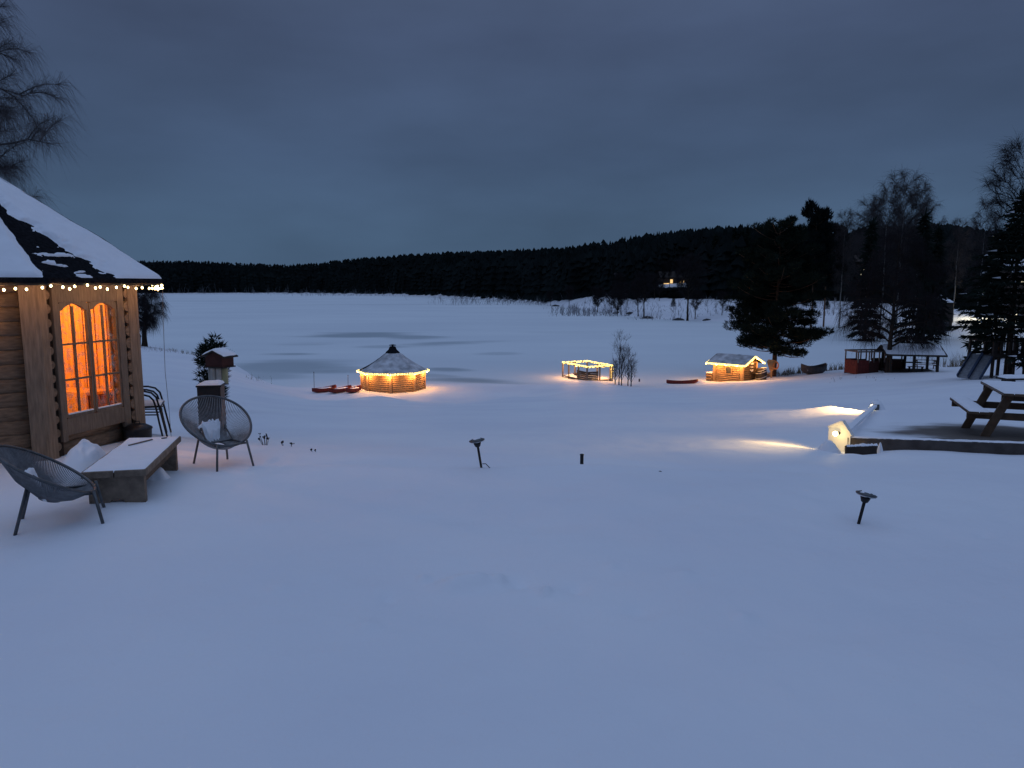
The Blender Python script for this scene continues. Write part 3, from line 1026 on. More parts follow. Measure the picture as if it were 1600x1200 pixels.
def string_chair(name, label, loc, rotz, cordmat, tilt=40, seed=1, su=1.3, sv=.45, s0=.06):
    """round chair of cords stretched from a tilted hoop to a small ring; local +x is the way it faces."""
    t = thing('string_chair', label, 'garden chair', loc, rotz, 'round string chairs on the terrace')
    th = R(tilt)
    cen = Vector((-.02, 0, .50))
    ex, ey = Vector((math.cos(th), 0, -math.sin(th))), Vector((0, 1, 0))
    nz_ = ex.cross(ey)
    HRX, HRY = .40, .375
    def hoop(q, k=1.0):
        # egg shape: wider at the back
        c, s = math.cos(q), math.sin(q)
        return cen + ex * (HRX * c * k) + ey * (HRY * s * (1 - .06 * c) * k)
    mb = MB()
    mb.ring([hoop(2 * math.pi * i / 64) for i in range(64)], .0135, 8)
    mb.build('hoop', 'grey_metal', t, True)
    ring_c = cen + ex * .17 - nz_ * .22
    rr = Vector((math.cos(R(20)), 0, -math.sin(R(20))))
    def ring(q):
        return ring_c + rr * (.075 * math.cos(q)) + ey * (.075 * math.sin(q))
    mb = MB()
    mb.ring([ring(2 * math.pi * i / 28) for i in range(28)], .009, 6)
    mb.build('centre_ring', 'grey_metal', t, True)
    mb = MB()
    NC = 116 if seed == 1 else 165
    for i in range(NC):
        q = 2 * math.pi * i / NC
        p0, p1 = hoop(q), ring(q)
        m = p0.lerp(p1, .5) - nz_ * .035
        mb.tube([p0, m, p1], .0038 if seed == 1 else .0046, 4, False)
    mb.build('cord_seat', cordmat, t)
    # seat frame and legs
    mb = MB()
    fr = []
    for y in (-.15, .15):
        mb.tube([(.30, y, .27), (.02, y, .27), (-.13, y * .9, .42)], .010, 6)
    mb.tube([(.30, -.17, .27), (.30, .17, .27)], .010, 6)
    mb.tube([(.02, -.15, .27), (.02, .15, .27)], .010, 6)
    mb.build('seat_frame', 'grey_metal', t, True)
    for (x, y, fx, fy) in ((.30, .17, .37, .23), (.30, -.17, .37, -.23), (-.13, .14, -.26, .22), (-.13, -.14, -.26, -.22)):
        mb = MB()
        mb.tube([(x, y, .42 if x < 0 else .30), (fx, fy, -.12)], [.0125, .0125], 8)
        mb.build('leg', 'grey_metal', t, True)
    # snow lying in the seat
    mb = MB()
    sc = ring_c + ex * (-.03)
    def f(u, v):
        q = u * 2 * math.pi
        r = v
        # spread over the cone wall on the back side of the ring
        qq = math.pi + (u - .5) * su + .15
        side = hoop(qq).lerp(ring(qq), 1 - (s0 + sv * v))
        e = min(u * 1.6, (1 - u) * 1.6, v * 1.2, (1 - v) * 1.0) - .16 + .26 * fbm(u * 3.6 + seed, v * 3.6, seed)
        return side + Vector((0, 0, max(-.03, min(.04, e * .35) + .004 * fbm(u * 7, v * 7, seed)) - .012)) + nz_ * .02
    mb.grid(f, 40, 30)
    mb.build('snow_patch', 'snow', t, True)
    return t
g1 = Vector((-3.07, 7.60, 0)); g1.z = hz(g1.x, g1.y)
string_chair('string_chair', 'light grey round string chair standing in front of the black box', g1, R(-42), 'cord', 36, 1).scale = (.93, .93, .95)
g2 = Vector((-3.53, 5.50, 0)); g2.z = hz(g2.x, g2.y) + .0
string_chair('string_chair', 'dark grey string chair seen from its side in front of the log hut', g2, R(27), 'cord_dark', 36, 5, 2.4, .5, .04).scale = (.97, .97, .84)

# dark metal armchair behind the hut corner
ga = P(231, 690, 9.35); ga.z = hz(ga.x, ga.y)
t = thing('metal_armchair', 'black tubular metal armchair with snow on its seat at the far hut corner', 'armchair', ga, R(200))
t.scale = (.86, .86, .86)
def bar(name, pts, r=.0135, m='black_metal'):
    mb = MB()
    mb.tube(pts, r, 8)
    return mb.build(name, m, t, True)
for sy in (-1, 1):
    y = .27 * sy
    arc = [(-.30, y, -.05), (-.255, y, .20), (-.21, y, .45), (-.18, y, .58), (-.12, y, .65), (-.02, y, .68), (.12, y, .685), (.28, y, .68)]
    bar('arm_frame', arc)
    arc2 = [(-.24, y, -.05), (-.20, y, .20), (-.165, y, .45), (-.14, y, .54), (-.09, y, .60), (0, y, .63), (.12, y, .64), (.28, y, .635)]
    bar('arm_frame', arc2)
    bar('leg', [(.18, y, .44), (.30, y, -.05)])
    bar('leg', [(.12, y, .44), (.22, y, -.05)])
    bar('brace', [(-.21, y, .36), (.17, y, .38)], .010)
    bar('brace', [(-.20, y, .32), (.18, y, .34)], .010)
for q in range(6):
    bar('back_bar', [(.28 + .07 * (q % 2), -.27 + .108 * q, .44), (.33, -.27 + .108 * q, .9)], .008)
mb = MB(); mb.box((.0, 0, .44), (.48, .52, .03)); mb.build('seat', 'black_metal', t, bevel=.008)
snow_slab(None, -.24, .22, -.25, .25, .452, .045, 16, 16, 4).build('snow_cover', 'snow', t, True)

# black pot at the hut corner
gp = P(216, 686, 8.6); gp.z = hz(gp.x, gp.y)
t = thing('round_pot', 'low black round pot half hidden behind the bench table', 'pot', gp)
mb = MB(); mb.lathe([(.11, -.05), (.15, .05), (.155, .14), (.165, .15), (.16, .165), (.10, .20), (.02, .215)], 20); mb.build('body', 'black_metal', t, True)
mb = MB(); mb.tube([(-.03, 0, .21), (-.03, 0, .24), (.03, 0, .24), (.03, 0, .21)], .006, 6); mb.build('lid_knob', 'black_metal', t)

# snow heap by the hut wall
def heap(label, c, sx, sy, h, seed, rot=0):
    mb = MB()
    def f(u, v):
        q = u * 2 * math.pi
        r = v * (1 + .22 * fbm(math.cos(q) * 1.2 + seed, math.sin(q) * 1.2, 2))
        x, y = sx * r * math.cos(q), sy * r * math.sin(q)
        z = h * (max(0, 1 - v * v)) ** .9 * (1 + .28 * fbm(x * 1.1 / sx + seed, y * 1.1 / sy, 1, 2) + .10 * fbm(x * 3.5 / sx + seed, y * 3.5 / sy, 4, 3)) - .05 * v
        return (x, y, z)
    mb.grid(f, 40, 16)
    o = mb.build('snow_heap', 'snow', None, True)
    o.location = c
    o.rotation_euler = (0, 0, rot)
    return tag(o, label, 'snow heap')
gh = Vector((-4.12, 6.95, 0)); gh.z = hz(gh.x, gh.y) - .03
heap('white heap of snow between the hut wall and the bench table', gh, .27, .46, .35, 3, R(15))
gh = P(255, 758, 6.3); gh.z = hz(gh.x, gh.y) - .03
heap('small snow lump lying under the far end of the bench table', (-3.4, 6.85, hz(-3.4, 6.85)), .16, .14, .13, 8)

# black box with a snow cap
gb = P(332, 651, 9.6)
gb.z = hz(gb.x, gb.y)
top = P(332, 603, 9.6).z - gb.z
t = thing('black_box', 'tall black box capped with snow behind the round string chair', 'bin', gb, R(10))
mb = MB(); mb.box((0, 0, top / 2 - .1), (.29, .27, top + .2)); mb.build('body', 'black_plastic', t, bevel=.01)
mb = MB(); mb.box((0, 0, top + .012), (.315, .29, .025)); mb.build('lid', 'black_plastic', t, bevel=.008)
snow_slab(None, -.155, .155, -.142, .142, top + .024, .045, 14, 14, 6).build('snow_cover', 'snow', t, True)

# bird feeder: red-brown house on a post with clear tubes below
gf = P(345, 600, 12.5); fz = gf.z
gf.z = hz(gf.x, gf.y)
t = thing('bird_feeder', 'bird feeder on a post, dark red gabled top above pale feeding tubes', 'bird feeder', gf, R(-20))
t.scale = (.86, .86, 1)
zz = fz - gf.z
mb = MB(); mb.box((0, 0, zz / 2), (.06, .06, zz)); mb.build('post', 'dark_wood', t)
mb = MB()
W_ = .205
mb.prism([(-W_, -.16, zz + .31), (W_, -.16, zz + .31), (W_, -.16, zz + .47), (0, -.16, zz + .56), (-W_, -.16, zz + .47)], (0, .32, 0))
mb.build('house', 'dark_red', t)
mb = MB(); mb.box((0, 0, zz + .300), (.47, .36, .02)); mb.build('floor_board', 'dark_wood', t)
mb = MB()
for sx in (-1, 1):
    mb.prism([(0, -.20, zz + .565), (sx * .29, -.20, zz + .46), (sx * .29, -.20, zz + .48), (0, -.20, zz + .588)], (0, .40, 0))
rf_ = mb.build('roof', 'dark_wood', t)
mb = MB()
def f(u, v):
    x = -.27 + .54 * u
    y = -.19 + .38 * v
    z = zz + .60 - abs(x) / .29 * .10
    e = min(u, 1 - u, v, 1 - v)
    return (x, y, z + (.03 * min(1, e * 9) ** .5 - .012) + .008 * fbm(x * 6, y * 6, 1))
mb.grid(f, 24, 16)
mb.build('snow_cover', 'snow', rf_, True)
for i, (x, y, m) in enumerate(((-.165, -.06, 'tube_plastic'), (-.06, -.11, 'tube_plastic'), (.065, -.10, 'tube_plastic'), (.16, -.05, 'tube_yellow'))):
    mb = MB()
    mb.lathe([(.05, zz + .02), (.058, zz + .03), (.058, zz + .27), (.05, zz + .29)], 14, (x, y, 0))
    fo = mb.build('feeding_tube', m, t, True)
    mb = MB()
    mb.lathe([(.02, zz - .0), (.062, zz + .005), (.062, zz + .022)], 14, (x, y, 0))
    mb.build('tray', 'blue_plastic' if i == 3 else 'grey_metal', fo)

# solar path lamps leaning in the snow
def path_lamp(label, px, py, d, lean_x, lean_y, h):
    g = P(px, py, d); g.z = hz(g.x, g.y)
    t = thing('path_lamp', label, 'path lamp', g, 0, 'small black path lamps stuck in the snow')
    t.rotation_euler = (lean_y, lean_x, 0)
    mb = MB(); mb.tube([(0, 0, -.15), (0, 0, h - .06)], .0125, 10); mb.build('stake', 'black_plastic', t, True)
    mb = MB(); mb.lathe([(.012, h - .08), (.026, h - .07), (.036, h - .045), (.040, h - .03), (.034, h - .027), (.034, h - .02), (.042, h - .018), (.042, h - .008), (.03, h - .002)], 18); mb.build('lamp_head', 'black_plastic', t, True)
    mb = MB(); mb.lathe([(.012, h + .018), (.045, h + .012), (.082, h - .004), (.080, h - .010), (.03, h - .002)], 22); mb.build('lamp_shade', 'grey_metal', t, True)
    mb = MB()
    def f(u, v):
        q = u * 2 * math.pi
        r = .076 * v
        return (r * math.cos(q), r * math.sin(q), h + .014 - .022 * v * v + .010 * (1 - v) + .010 * max(0, fbm(math.cos(q) * 2.5 * v, math.sin(q) * 2.5 * v, px)) - .012 * (v > .97))
    mb.grid(f, 24, 6); mb.build('snow_cap', 'snow', t, True)
    return t, g
l1, gl1 = path_lamp('path lamp leaning towards the log hut, a cable curling from its stake', 753, 738, 7.4, R(-9), 0, .33)
l2, gl2 = path_lamp('snow-topped path lamp leaning towards the picnic table', 1341, 818, 5.75, R(11), R(0), .27)
mb = MB()
cp_ = [gl1 + Vector((.015 - .06 * .15, 0, .075)), gl1 + Vector((.04, -.01, .078)), gl1 + Vector((.07, -.02, .05)), gl1 + Vector((.10, -.03, .018))]
for px in range(775, 905, 8):
    d = 7.32 + .22 * (px - 775) / 130
    x = (px - 800) / FPX * d
    cp_.append(Vector((x, d, hz(x, d) + .012 + .012 * math.sin(px * .09))))
mb.tube(cp_, .0045, 5)
tag(mb.build('lamp_cable', 'black_plastic'), 'thin cable trailing over the snow from the leaning path lamp to the short stub post', 'cable')
# short stub post
g = P(909, 728, 7.72); g.z = hz(g.x, g.y)
t = thing('stub_post', 'short dark stub post sticking out of the snow at the terrace edge', 'post', g)
mb = MB(); mb.tube([(0, 0, -.2), (0, 0, .105)], .019, 12); mb.build('shaft', 'black_plastic', t)
mb = MB(); mb.lathe([(.022, .105), (.022, .115), (.006, .12)], 12); mb.build('cap', 'black_plastic', t)
# dry twigs poking out of the snow
def twig_tuft(label, c, n, h, spread, seed, m='twig'):
    r_ = random.Random(seed)
    mb = MB()
    for i in range(n):
        q = r_.uniform(0, 6.28)
        o = Vector((math.cos(q), math.sin(q), 0)) * spread * r_.random() * .4
        L = h * r_.uniform(.5, 1)
        tip = o + Vector((math.cos(q) * spread * r_.uniform(.3, 1), math.sin(q) * spread * r_.uniform(.3, 1), L))
        mid = o.lerp(tip, .55) + Vector((r_.uniform(-.02, .02), 0, L * .1))
        mb.tube([o - Vector((0, 0, .05)), mid, tip], [.003, .0025, .0012], 4)
        for q2 in range(4):
            p = mid.lerp(tip, r_.random())
            mb.sphere(p + Vector((r_.uniform(-.012, .012), 0, .006)), r_.uniform(.005, .011), 6, 4)
    o = mb.build('dry_plant', m)
    o.location = c
    return tag(o, label, 'plant')
for px, py, d, n, h, s in ((414, 690, 9.0, 9, .13, .09), (443, 692, 9.0, 3, .05, .04), (490, 702, 8.3, 2, .04, .04), (455, 697, 8.9, 2, .035, .04)):
    g = P(px, py, d); g.z = hz(g.x, g.y)
    twig_tuft({414: 'leafy dry plant poking from the snow right of the round string chair', 443: 'tiny dry stalks in the snow a little right of the leafy plant', 490: 'lone dry stalks in smooth snow midway to the path lamp', 455: 'dry stalks in the snow right beside the tiny stalks'}[px], g, n, h, s, px)
for px, d in ((937, 7.62), (1037, 7.4)):
    x = (px - 800) / FPX * d
    mb = MB(); mb.sphere((0, 0, 0), .014, 8, 5, (1.5, 1, .8))
    o = mb.build('stone', 'stone', None, True); o.location = (x, d, hz(x, d) + .02)
    tag(o, 'dark pebble on the snow just right of the stub post' if px == 937 else 'dark pebble on the snow well right of the stub post', 'stone')

# ------------------------------------------------------------------ barbecue kota by the lake
KC = Vector(((613 - 800) / FPX * 49.1, 49.1, -4.98))
KC.z = hz(KC.x, KC.y) - .02
kota = thing('barbecue_hut', 'small octagonal log barbecue hut on the lake shore under a pointed snowy roof', 'barbecue hut', KC)
KA = -math.pi / 2 + R(4)
def kc(k, r, z=0):
    a = KA + k * math.pi / 4
    return Vector((r * math.cos(a), r * math.sin(a), z))
KR, KH = 2.08, 1.26
for k in range(8):
    mb = MB()
    a, b = kc(k, KR), kc(k + 1, KR)
    d = (b - a).normalized()
    n_ = Vector((d.y, -d.x, 0)); n_ = n_ if n_.dot(a) > 0 else -n_
    z = -.3
    while z < KH:
        mb.tube([a + d * .06 + Vector((0, 0, z + .065)), b - d * .06 + Vector((0, 0, z + .065))], .07, 8)
        z += .13
    w = mb.build('log_wall', 'cabin_wood', kota, True)
    mb = MB()
    mb.box(a + Vector((0, 0, KH / 2 - .1)), (.16, .16, KH + .2), rot_z(KA + k * math.pi / 4))
    mb.build('corner_post', 'cabin_wood', kota)
KE, KEZ, KAP = 2.36, KH - .02, KH + 1.28
def kroof(k, t, u, off=0):
    e = kc(k, KE, KEZ).lerp(kc(k + 1, KE, KEZ), u)
    top = kc(k, .30, KAP).lerp(kc(k + 1, .30, KAP), u)
    p = e.lerp(top, t)
    p.z -= .10 * math.sin(t * math.pi)                # slight bell curve
    m = (kc(k, 1) + kc(k + 1, 1)).normalized()
    return p + (m * .6 + Vector((0, 0, .8))) * off
mb, sn = MB(), MB()
for k in range(8):
    mb.grid(lambda u, t: kroof(k, t, u), 2, 10)
    mb.grid(lambda u, t: kc(k, KE - (KE - .2) * t, KEZ - .05).lerp(kc(k + 1, KE - (KE - .2) * t, KEZ - .05), u), 2, 2)
    bare = k in (6,)
    def f(u, t):
        th = .05 + .03 * fbm(u * 3 + k * 7, t * 4, 2)
        th = min(th, (min(u, 1 - u) * .9 + .012))
        if k in (5, 6):
            th -= .055 * sstep(.55, .1, u) if k == 6 else .03
        th *= sstep(1.0, .82, t)
        if t < .1: th -= .03 * max(0, fbm(u * 9, k, 3) + .2)
        return kroof(k, t, u, float(th) - .008)
    sn.grid(f, 26, 30)
rf_ = mb.build('roof', 'shingle', kota)
sn.build('snow_cover', 'frosted_shingle', rf_, True)
mb = MB()
mb.lathe([(.46, KAP - .12), (.48, KAP - .08), (.28, KAP + .10), (.22, KAP + .24), (.20, KAP + .30), (.12, KAP + .32)], 12)
mb.lathe([(.24, KAP + .38), (.23, KAP + .41), (.02, KAP + .45)], 12)
mb.tube([(0, 0, KAP + .30), (0, 0, KAP + .40)], .06, 8)
mb.build('smoke_cap', 'shingle', kota)
pts = []
for k in range(-4, 5):
    for i in range(8):
        p = kc(k, KE + .03, KEZ - .0).lerp(kc(k + 1, KE + .03, KEZ - .0), i / 8)
        pts.append(p)
string_lights('glowing string of yellow lights round the eave of the octagonal barbecue hut', pts, .115, .050, 'far_bulb', 50, 10, WARM, KC, 0, drop=.0, jitter=.015, lightdrop=.14, rope=.03, limit=100)

# red canoes and sticks beside the kota
def boat_mesh(L, Wd, H, sheer=.12):
    mb = MB()
    n, m = 18, 9
    def f(u, v, k=1.0, dz=0):
        x = (u - .5) * L * (1 - .02 * (1 - k))
        w = Wd / 2 * max(.015, 1 - abs(2 * u - 1) ** 2.2) ** (.75 if u < .5 else .55) * k
        q = (v - .5) * math.pi
        sh = sheer * abs(2 * u - 1) ** 2
        kz = .62 * H * abs(2 * u - 1) ** 2.4                  # the keel rises to bow and stern
        return (x, w * math.sin(q), dz + H + sh - (H + sh - dz - kz) * abs(math.cos(q)) ** .7)
    mb.grid(lambda u, v: f(u, v), n, m)
    mb.grid(lambda u, v: f(u, 1 - v, .93, .03), n, m)
    return mb
for px, py, d, L, rz, lab in ((507, 614, 46.9, 2.0, R(55), 'dark red canoe lying farthest from the barbecue hut'), (532, 614, 46.8, 2.0, R(58), 'red canoe lying in the middle of the three beside the barbecue hut'), (553, 614, 46.6, 1.6, R(66), 'bright red canoe lying right against the barbecue hut')):
    g = P(px, py, d); g.z = hz(g.x, g.y) + .02
    t = thing('canoe', lab, 'canoe', g, rz, 'red canoes beside the barbecue hut')
    boat_mesh(L, .62, .25, .10).build('hull', 'red_paint' if px > 510 else 'red_soft', t, True)
    snow_slab(None, -L * .32, L * .32, -.2, .2, .215, .09, 14, 8, px).build('snow_cover', 'snow', t, True)
for px, d, h, lab in ((491, 47.5, 1.25, 'thin stick standing in the snow left of the canoes'), (544, 48.0, 1.0, 'thin stick standing between the canoes')):
    g = P(px, 612, d); g.z = hz(g.x, g.y)
    t = thing('marker_stick', lab, 'stick', g)
    mb = MB(); mb.tube([(0, 0, -.1), (.02, 0, h)], .016, 6); mb.build('stick', 'dark_wood', t)
    mb = MB(); mb.sphere((.02, 0, h), .03, 6, 4); mb.build('knob', 'dark_wood', t)

# ------------------------------------------------------------------ lit railed deck at the water
DC = Vector(((918 - 800) / FPX * 56.5, 56.5, 0))
DC.z = max(hz(DC.x, DC.y), LAKE) - .02
DROT = R(25)
deck = thing('railed_deck', 'small wooden deck with lights along its top rail beside bare saplings', 'deck', DC, DROT)
DX, DY, RZ = 1.1, 1.85, 1.12
mb = MB()
for i in range(9):
    mb.box((0, -DY + (i + .5) * 2 * DY / 9, .10), (2 * DX, 2 * DY / 9 - .02, .05))
mb.build('floor', 'brown_wood', deck)
for x, y in [(-DX, -DY), (-DX, -.6), (-DX, .9), (-DX, DY), (DX, -DY), (DX, -DY + .28), (DX, .3), (DX, DY), (0, -DY), (0, DY)]:
    mb = MB(); mb.box((x, y, .47), (.09, .09, 1.3)); mb.build('post', 'grey_wood', deck)
mb = MB()
for a, b in (((-DX, -DY), (DX, -DY)), ((DX, -DY), (DX, DY)), ((DX, DY), (-DX, DY)), ((-DX, DY), (-DX, -DY))):
    mb.beam((*a, RZ), (*b, RZ), .09, .07)
mb.build('top_rail', 'grey_wood', deck)
for a, b in (((-DX + .05, -DY - .02), (-DX + .95, -DY - .02)), ((-DX - .02, -DY + .05), (-DX - .02, -.4))):
    mb = MB()
    for q in range(5):
        mb.beam((*a, .16 + q * .14), (*b, .16 + q * .14), .03, .12)
    mb.build('side_panel', 'dark_wood', deck)
mb = MB(); mb.box((.1, .9, .35), (1.5, .34, .05)); mb.box((-.5, .9, .22), (.06, .3, .22)); mb.box((.7, .9, .22), (.06, .3, .22)); mb.build('bench', 'brown_wood', deck)
snow_slab(None, -DX * .95, DX * .95, -DY * .95, DY * .95, .12, .08, 20, 20, 3).build('snow_cover', 'snow', deck, True)
pts = [(-DX, DY, RZ + .05), (-DX, -DY, RZ + .05), (DX, -DY, RZ + .05), (DX, DY, RZ + .05), (-DX, DY, RZ + .05)]
string_lights('string of yellow lights wound along the top rail of the small lit deck', pts, .108, .056, 'far_bulb', 60, 8, WARM, DC, DROT, drop=-.0, jitter=.03, lightdrop=.16, rope=.016)
for yy in (-DY, -DY + .28):
    string_lights('short strand of yellow lights hanging on a gate post of the lit deck', [(DX + .06, yy, 1.15), (DX + .06, yy, .25)], .11, .036, 'far_bulb', 4, 1, WARM, DC, DROT, drop=0, jitter=.03, rope=.012, group='hanging light strands of the deck gate')

# ------------------------------------------------------------------ small sauna cabin
SC = Vector(((1151 - 800) / FPX * 55.2, 55.2, 0))
SC.z = hz(SC.x, SC.y)
CR = R(-46)
cabin = thing('cabin', 'tiny lit log cabin with glowing eaves beside the big pine tree', 'cabin', SC, CR)
CX, CY, CWH = 1.12, 1.0, 1.42
def log_face(p0, p1, zt, name, mtl='cabin_wood', skip=None):
    mb = MB()
    p0, p1 = Vector(p0), Vector(p1)
    d = (p1 - p0).normalized()
    L = (p1 - p0).length
    z = -.25
    while z < zt - .01:
        segs = [(0, L)]
        if skip and z + .15 > skip[2] and z < skip[3]:
            segs = [(0, skip[0]), (skip[1], L)]
        for s0, s1 in segs:
            mb.tube([p0 + d * s0 + Vector((0, 0, z + .075)), p0 + d * s1 + Vector((0, 0, z + .075))], .078, 8)
        z += .15
    return mb.build(name, mtl, cabin, True)
log_face((-CX, -CY, 0), (CX, -CY, 0), CWH, 'log_wall', 'cabin_wood', (.95, 1.40, .62, 1.12))
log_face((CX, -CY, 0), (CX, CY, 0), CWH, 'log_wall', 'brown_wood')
log_face((CX, CY, 0), (-CX, CY, 0), CWH, 'log_wall')
log_face((-CX, CY, 0), (-CX, -CY, 0), CWH, 'log_wall')
for x in (-CX, CX):
    mb = MB()
    mb.prism([(x - .05, -CY, CWH - .04), (x - .05, CY, CWH - .04), (x - .05, 0, CWH + .44)], (.1, 0, 0))
    mb.build('gable', 'cabin_wood', cabin)
for x, y in ((CX, -CY), (-CX, -CY), (CX, CY), (-CX, CY)):
    mb = MB(); mb.box((x, y, CWH / 2 - .1), (.2, .2, CWH + .2)); mb.build('corner_post', 'cabin_wood', cabin)
wx = -CX + 1.175
mb = MB()
for (cx, cz, sx, sz) in ((wx - .25, .87, .06, .60), (wx + .25, .87, .06, .60), (wx, 1.15, .44, .06), (wx, .58, .60, .08)):
    mb.box((cx, -CY - .085, cz), (sx, .05, sz))
wo = mb.build('window', 'cabin_wood', cabin)
mb = MB(); mb.box((wx, -CY - .02, .87), (.46, .02, .52)); mb.build('pane', 'boat_hull', wo)
# roof: ridge along x
OX, OY, RZ_, EZ_ = 1.56, 1.46, CWH + .54, CWH - .04
mb = MB()
for sy in (-1, 1):
    mb.prism([(-OX, 0, RZ_), (-OX, sy * OY, EZ_), (-OX, sy * OY, EZ_ - .06), (-OX, 0, RZ_ - .06)], (2 * OX, 0, 0))
rf_ = mb.build('roof', 'shingle', cabin)
mb = MB()
for sy in (-1, 1):
    def f(u, v):
        th = .028 + .03 * fbm(u * 4 + sy, v * 4, 3)
        th = min(th, min(u, 1 - u, 1 - v) * .5 + .0)
        return (-OX + 2 * OX * u, sy * OY * v, RZ_ + (EZ_ - RZ_) * v + th - .004)
    mb.grid(f, 24, 16)
mb.build('snow_cover', 'frosted_shingle', rf_, True)
mb = MB()
for sx in (-1, 1):
    for sy in (-1, 1):
        mb.beam((sx * (OX + .02), 0, RZ_ - .08), (sx * (OX + .02), sy * OY, EZ_ - .08), .03, .12)
mb.build('barge_board', 'cabin_wood', rf_)
pts = [(-OX - .03, -OY * .2, RZ_ - .25), (-OX - .03, -OY, EZ_ - .05), (OX + .05, -OY - .03, EZ_ - .05), (OX + .05, 0, RZ_ - .04), (OX + .05, OY, EZ_ - .05)]
string_lights('thick string of yellow lights along the eave and gable of the tiny cabin', pts, .088, .055, 'far_bulb', 48, 9, WARM, SC, CR, drop=.0, jitter=.012, lightdrop=.1, rope=.032)
# things on and beside the cabin
def on_cabin(name, label, cat, loc, rz=0):
    p = SC + rot_z(CR) @ Vector(loc)
    return thing(name, label, cat, p, CR + rz)
t = on_cabin('round_sign', 'pair of pale round ornaments hanging on the cabin gable', 'ornament', (CX + .10, .18, 0))
for zz in (1.28, .93):
    mb = MB()
    rr_ = .20
    prof = [(0, rr_ * math.cos(q) * (1.0), zz + rr_ * .8 * math.sin(q)) for q in np.linspace(math.pi * .05, math.pi * .95, 10)] if zz > 1 else [(0, rr_ * math.cos(q), zz + rr_ * .8 * math.sin(q)) for q in np.linspace(math.pi * 1.02, math.pi * 1.98, 10)]
    mb.prism(prof, (.06, 0, 0))
    mb.build('half_disc', 'white_paint', t)
mb = MB(); mb.box((.03, 0, 1.11), (.05, .30, .07)); mb.build('bar', 'white_paint', t)
p = SC + rot_z(CR) @ Vector((CX + .60, .72, 0))
t = thing('barrel', 'dark hooped barrel standing against the cabin gable', 'barrel', (p.x, p.y, hz(p.x, p.y)), CR)
mb = MB(); mb.lathe([(.34, -.1), (.40, .15), (.43, .38), (.40, .62), (.34, .84), (.3, .84), (.1, .80)], 18); mb.build('body', 'dark_wood', t, True)
for zz, rr_ in ((.22, .415), (.60, .405), (.76, .375)):
    mb = MB(); mb.ring([(rr_ * math.cos(q), rr_ * math.sin(q), zz + .14 * math.cos(q - 1.0)) for q in np.linspace(0, 2 * math.pi, 24, endpoint=False)], .022, 6); mb.build('hoop', 'white_paint', t, True)
p = SC + rot_z(CR) @ Vector((-CX - .38, -CY + .25, 0))
t = thing('firewood_stack', 'low stack of split firewood against the far end of the tiny cabin', 'firewood', (p.x, p.y, hz(p.x, p.y)), CR)
mb = MB()
for r in range(6):
    for c in range(6):
        mb.tube([(-.28 + rnd.uniform(-.03, .03), -.4 + c * .15 + (r % 2) * .06, r * .125), (.24 + rnd.uniform(-.04, .04), -.4 + c * .15 + (r % 2) * .06, r * .125)], .066, 6)
mb.build('logs', 'cabin_wood', t)
snow_slab(None, -.28, .24, -.45, .45, .72, .05, 12, 12, 2).build('snow_cover', 'snow', t, True)
# red boat left of the cabin
g = P(1066, 597, 54.0); g.z = hz(g.x, g.y) + .0
t = thing('rowing_canoe', 'long dark red canoe half under snow to the left of the tiny cabin', 'canoe', g, R(6))
boat_mesh(2.4, .6, .26, .12).build('hull', 'red_soft', t, True)
mb = MB(); mb.box((0, 0, .24), (.06, .5, .03)); mb.box((.6, 0, .25), (.05, .42, .03)); mb.build('thwart', 'dark_wood', t)
heap('low snow drift partly burying the dark red canoe', (g.x + 1.2, g.y + .25, g.z - .05), .9, .5, .32, 5)
# snow-covered boat between cabin and pine
g = P(1192, 590, 57); g.z = hz(g.x, g.y)
t = thing('covered_sled', 'low snow-covered wooden sled between the tiny cabin and the pine', 'sled', g, R(15))
boat_mesh(1.5, .6, .3, .05).build('hull', 'cabin_wood', t, True)
snow_slab(None, -.6, .6, -.26, .26, .26, .2, 14, 8, 5).build('snow_cover', 'snow', t, True)
# lifebuoy board; the orange light is partly put into board and buoy colours
g = P(1205, 582, 56.0); g.z = hz(g.x, g.y)
t = thing('lifebuoy_post', 'wooden post with a board and hanging lifebuoy, lit orange beside the pine trunk', 'lifebuoy post', g, R(-15))
mb = MB(); mb.box((0, 0, .5), (.14, .14, 1.3)); mb.build('post', 'cabin_wood', t)
mb = MB(); mb.prism([(-.36, -.10, 1.26), (-.24, -.10, 1.42), (.26, -.10, 1.36), (.24, -.10, 1.05), (.13, -.10, .55), (-.13, -.10, .55)], (0, .05, 0)); mb.build('board', 'cabin_wood', t)
mb = MB(); mb.ring([(.30 + .17 * math.cos(q), -.17, .98 + .27 * math.sin(q)) for q in np.linspace(0, 2 * math.pi, 24, endpoint=False)], .055, 8); mb.build('lifebuoy', 'orange_lit_buoy', t, True)
# rowing boat
g = P(1271, 586, 56); g.z = hz(g.x, g.y) - .05
t = thing('rowing_boat', 'dark rowing boat pulled up on the snow beside the tall grass right of the pine', 'rowing boat', g, R(12))
boat_mesh(2.2, .95, .62, .26).build('hull', 'boat_hull', t, True)
mb = MB()
for x in (-.5, .15, .65):
    mb.box((x, 0, .52), (.18, .72, .03))
mb.build('thwart', 'grey_wood', t)
snow_slab(None, -.75, .75, -.32, .32, .42, .10, 14, 8, 9).build('snow_cover', 'snow', t, True)

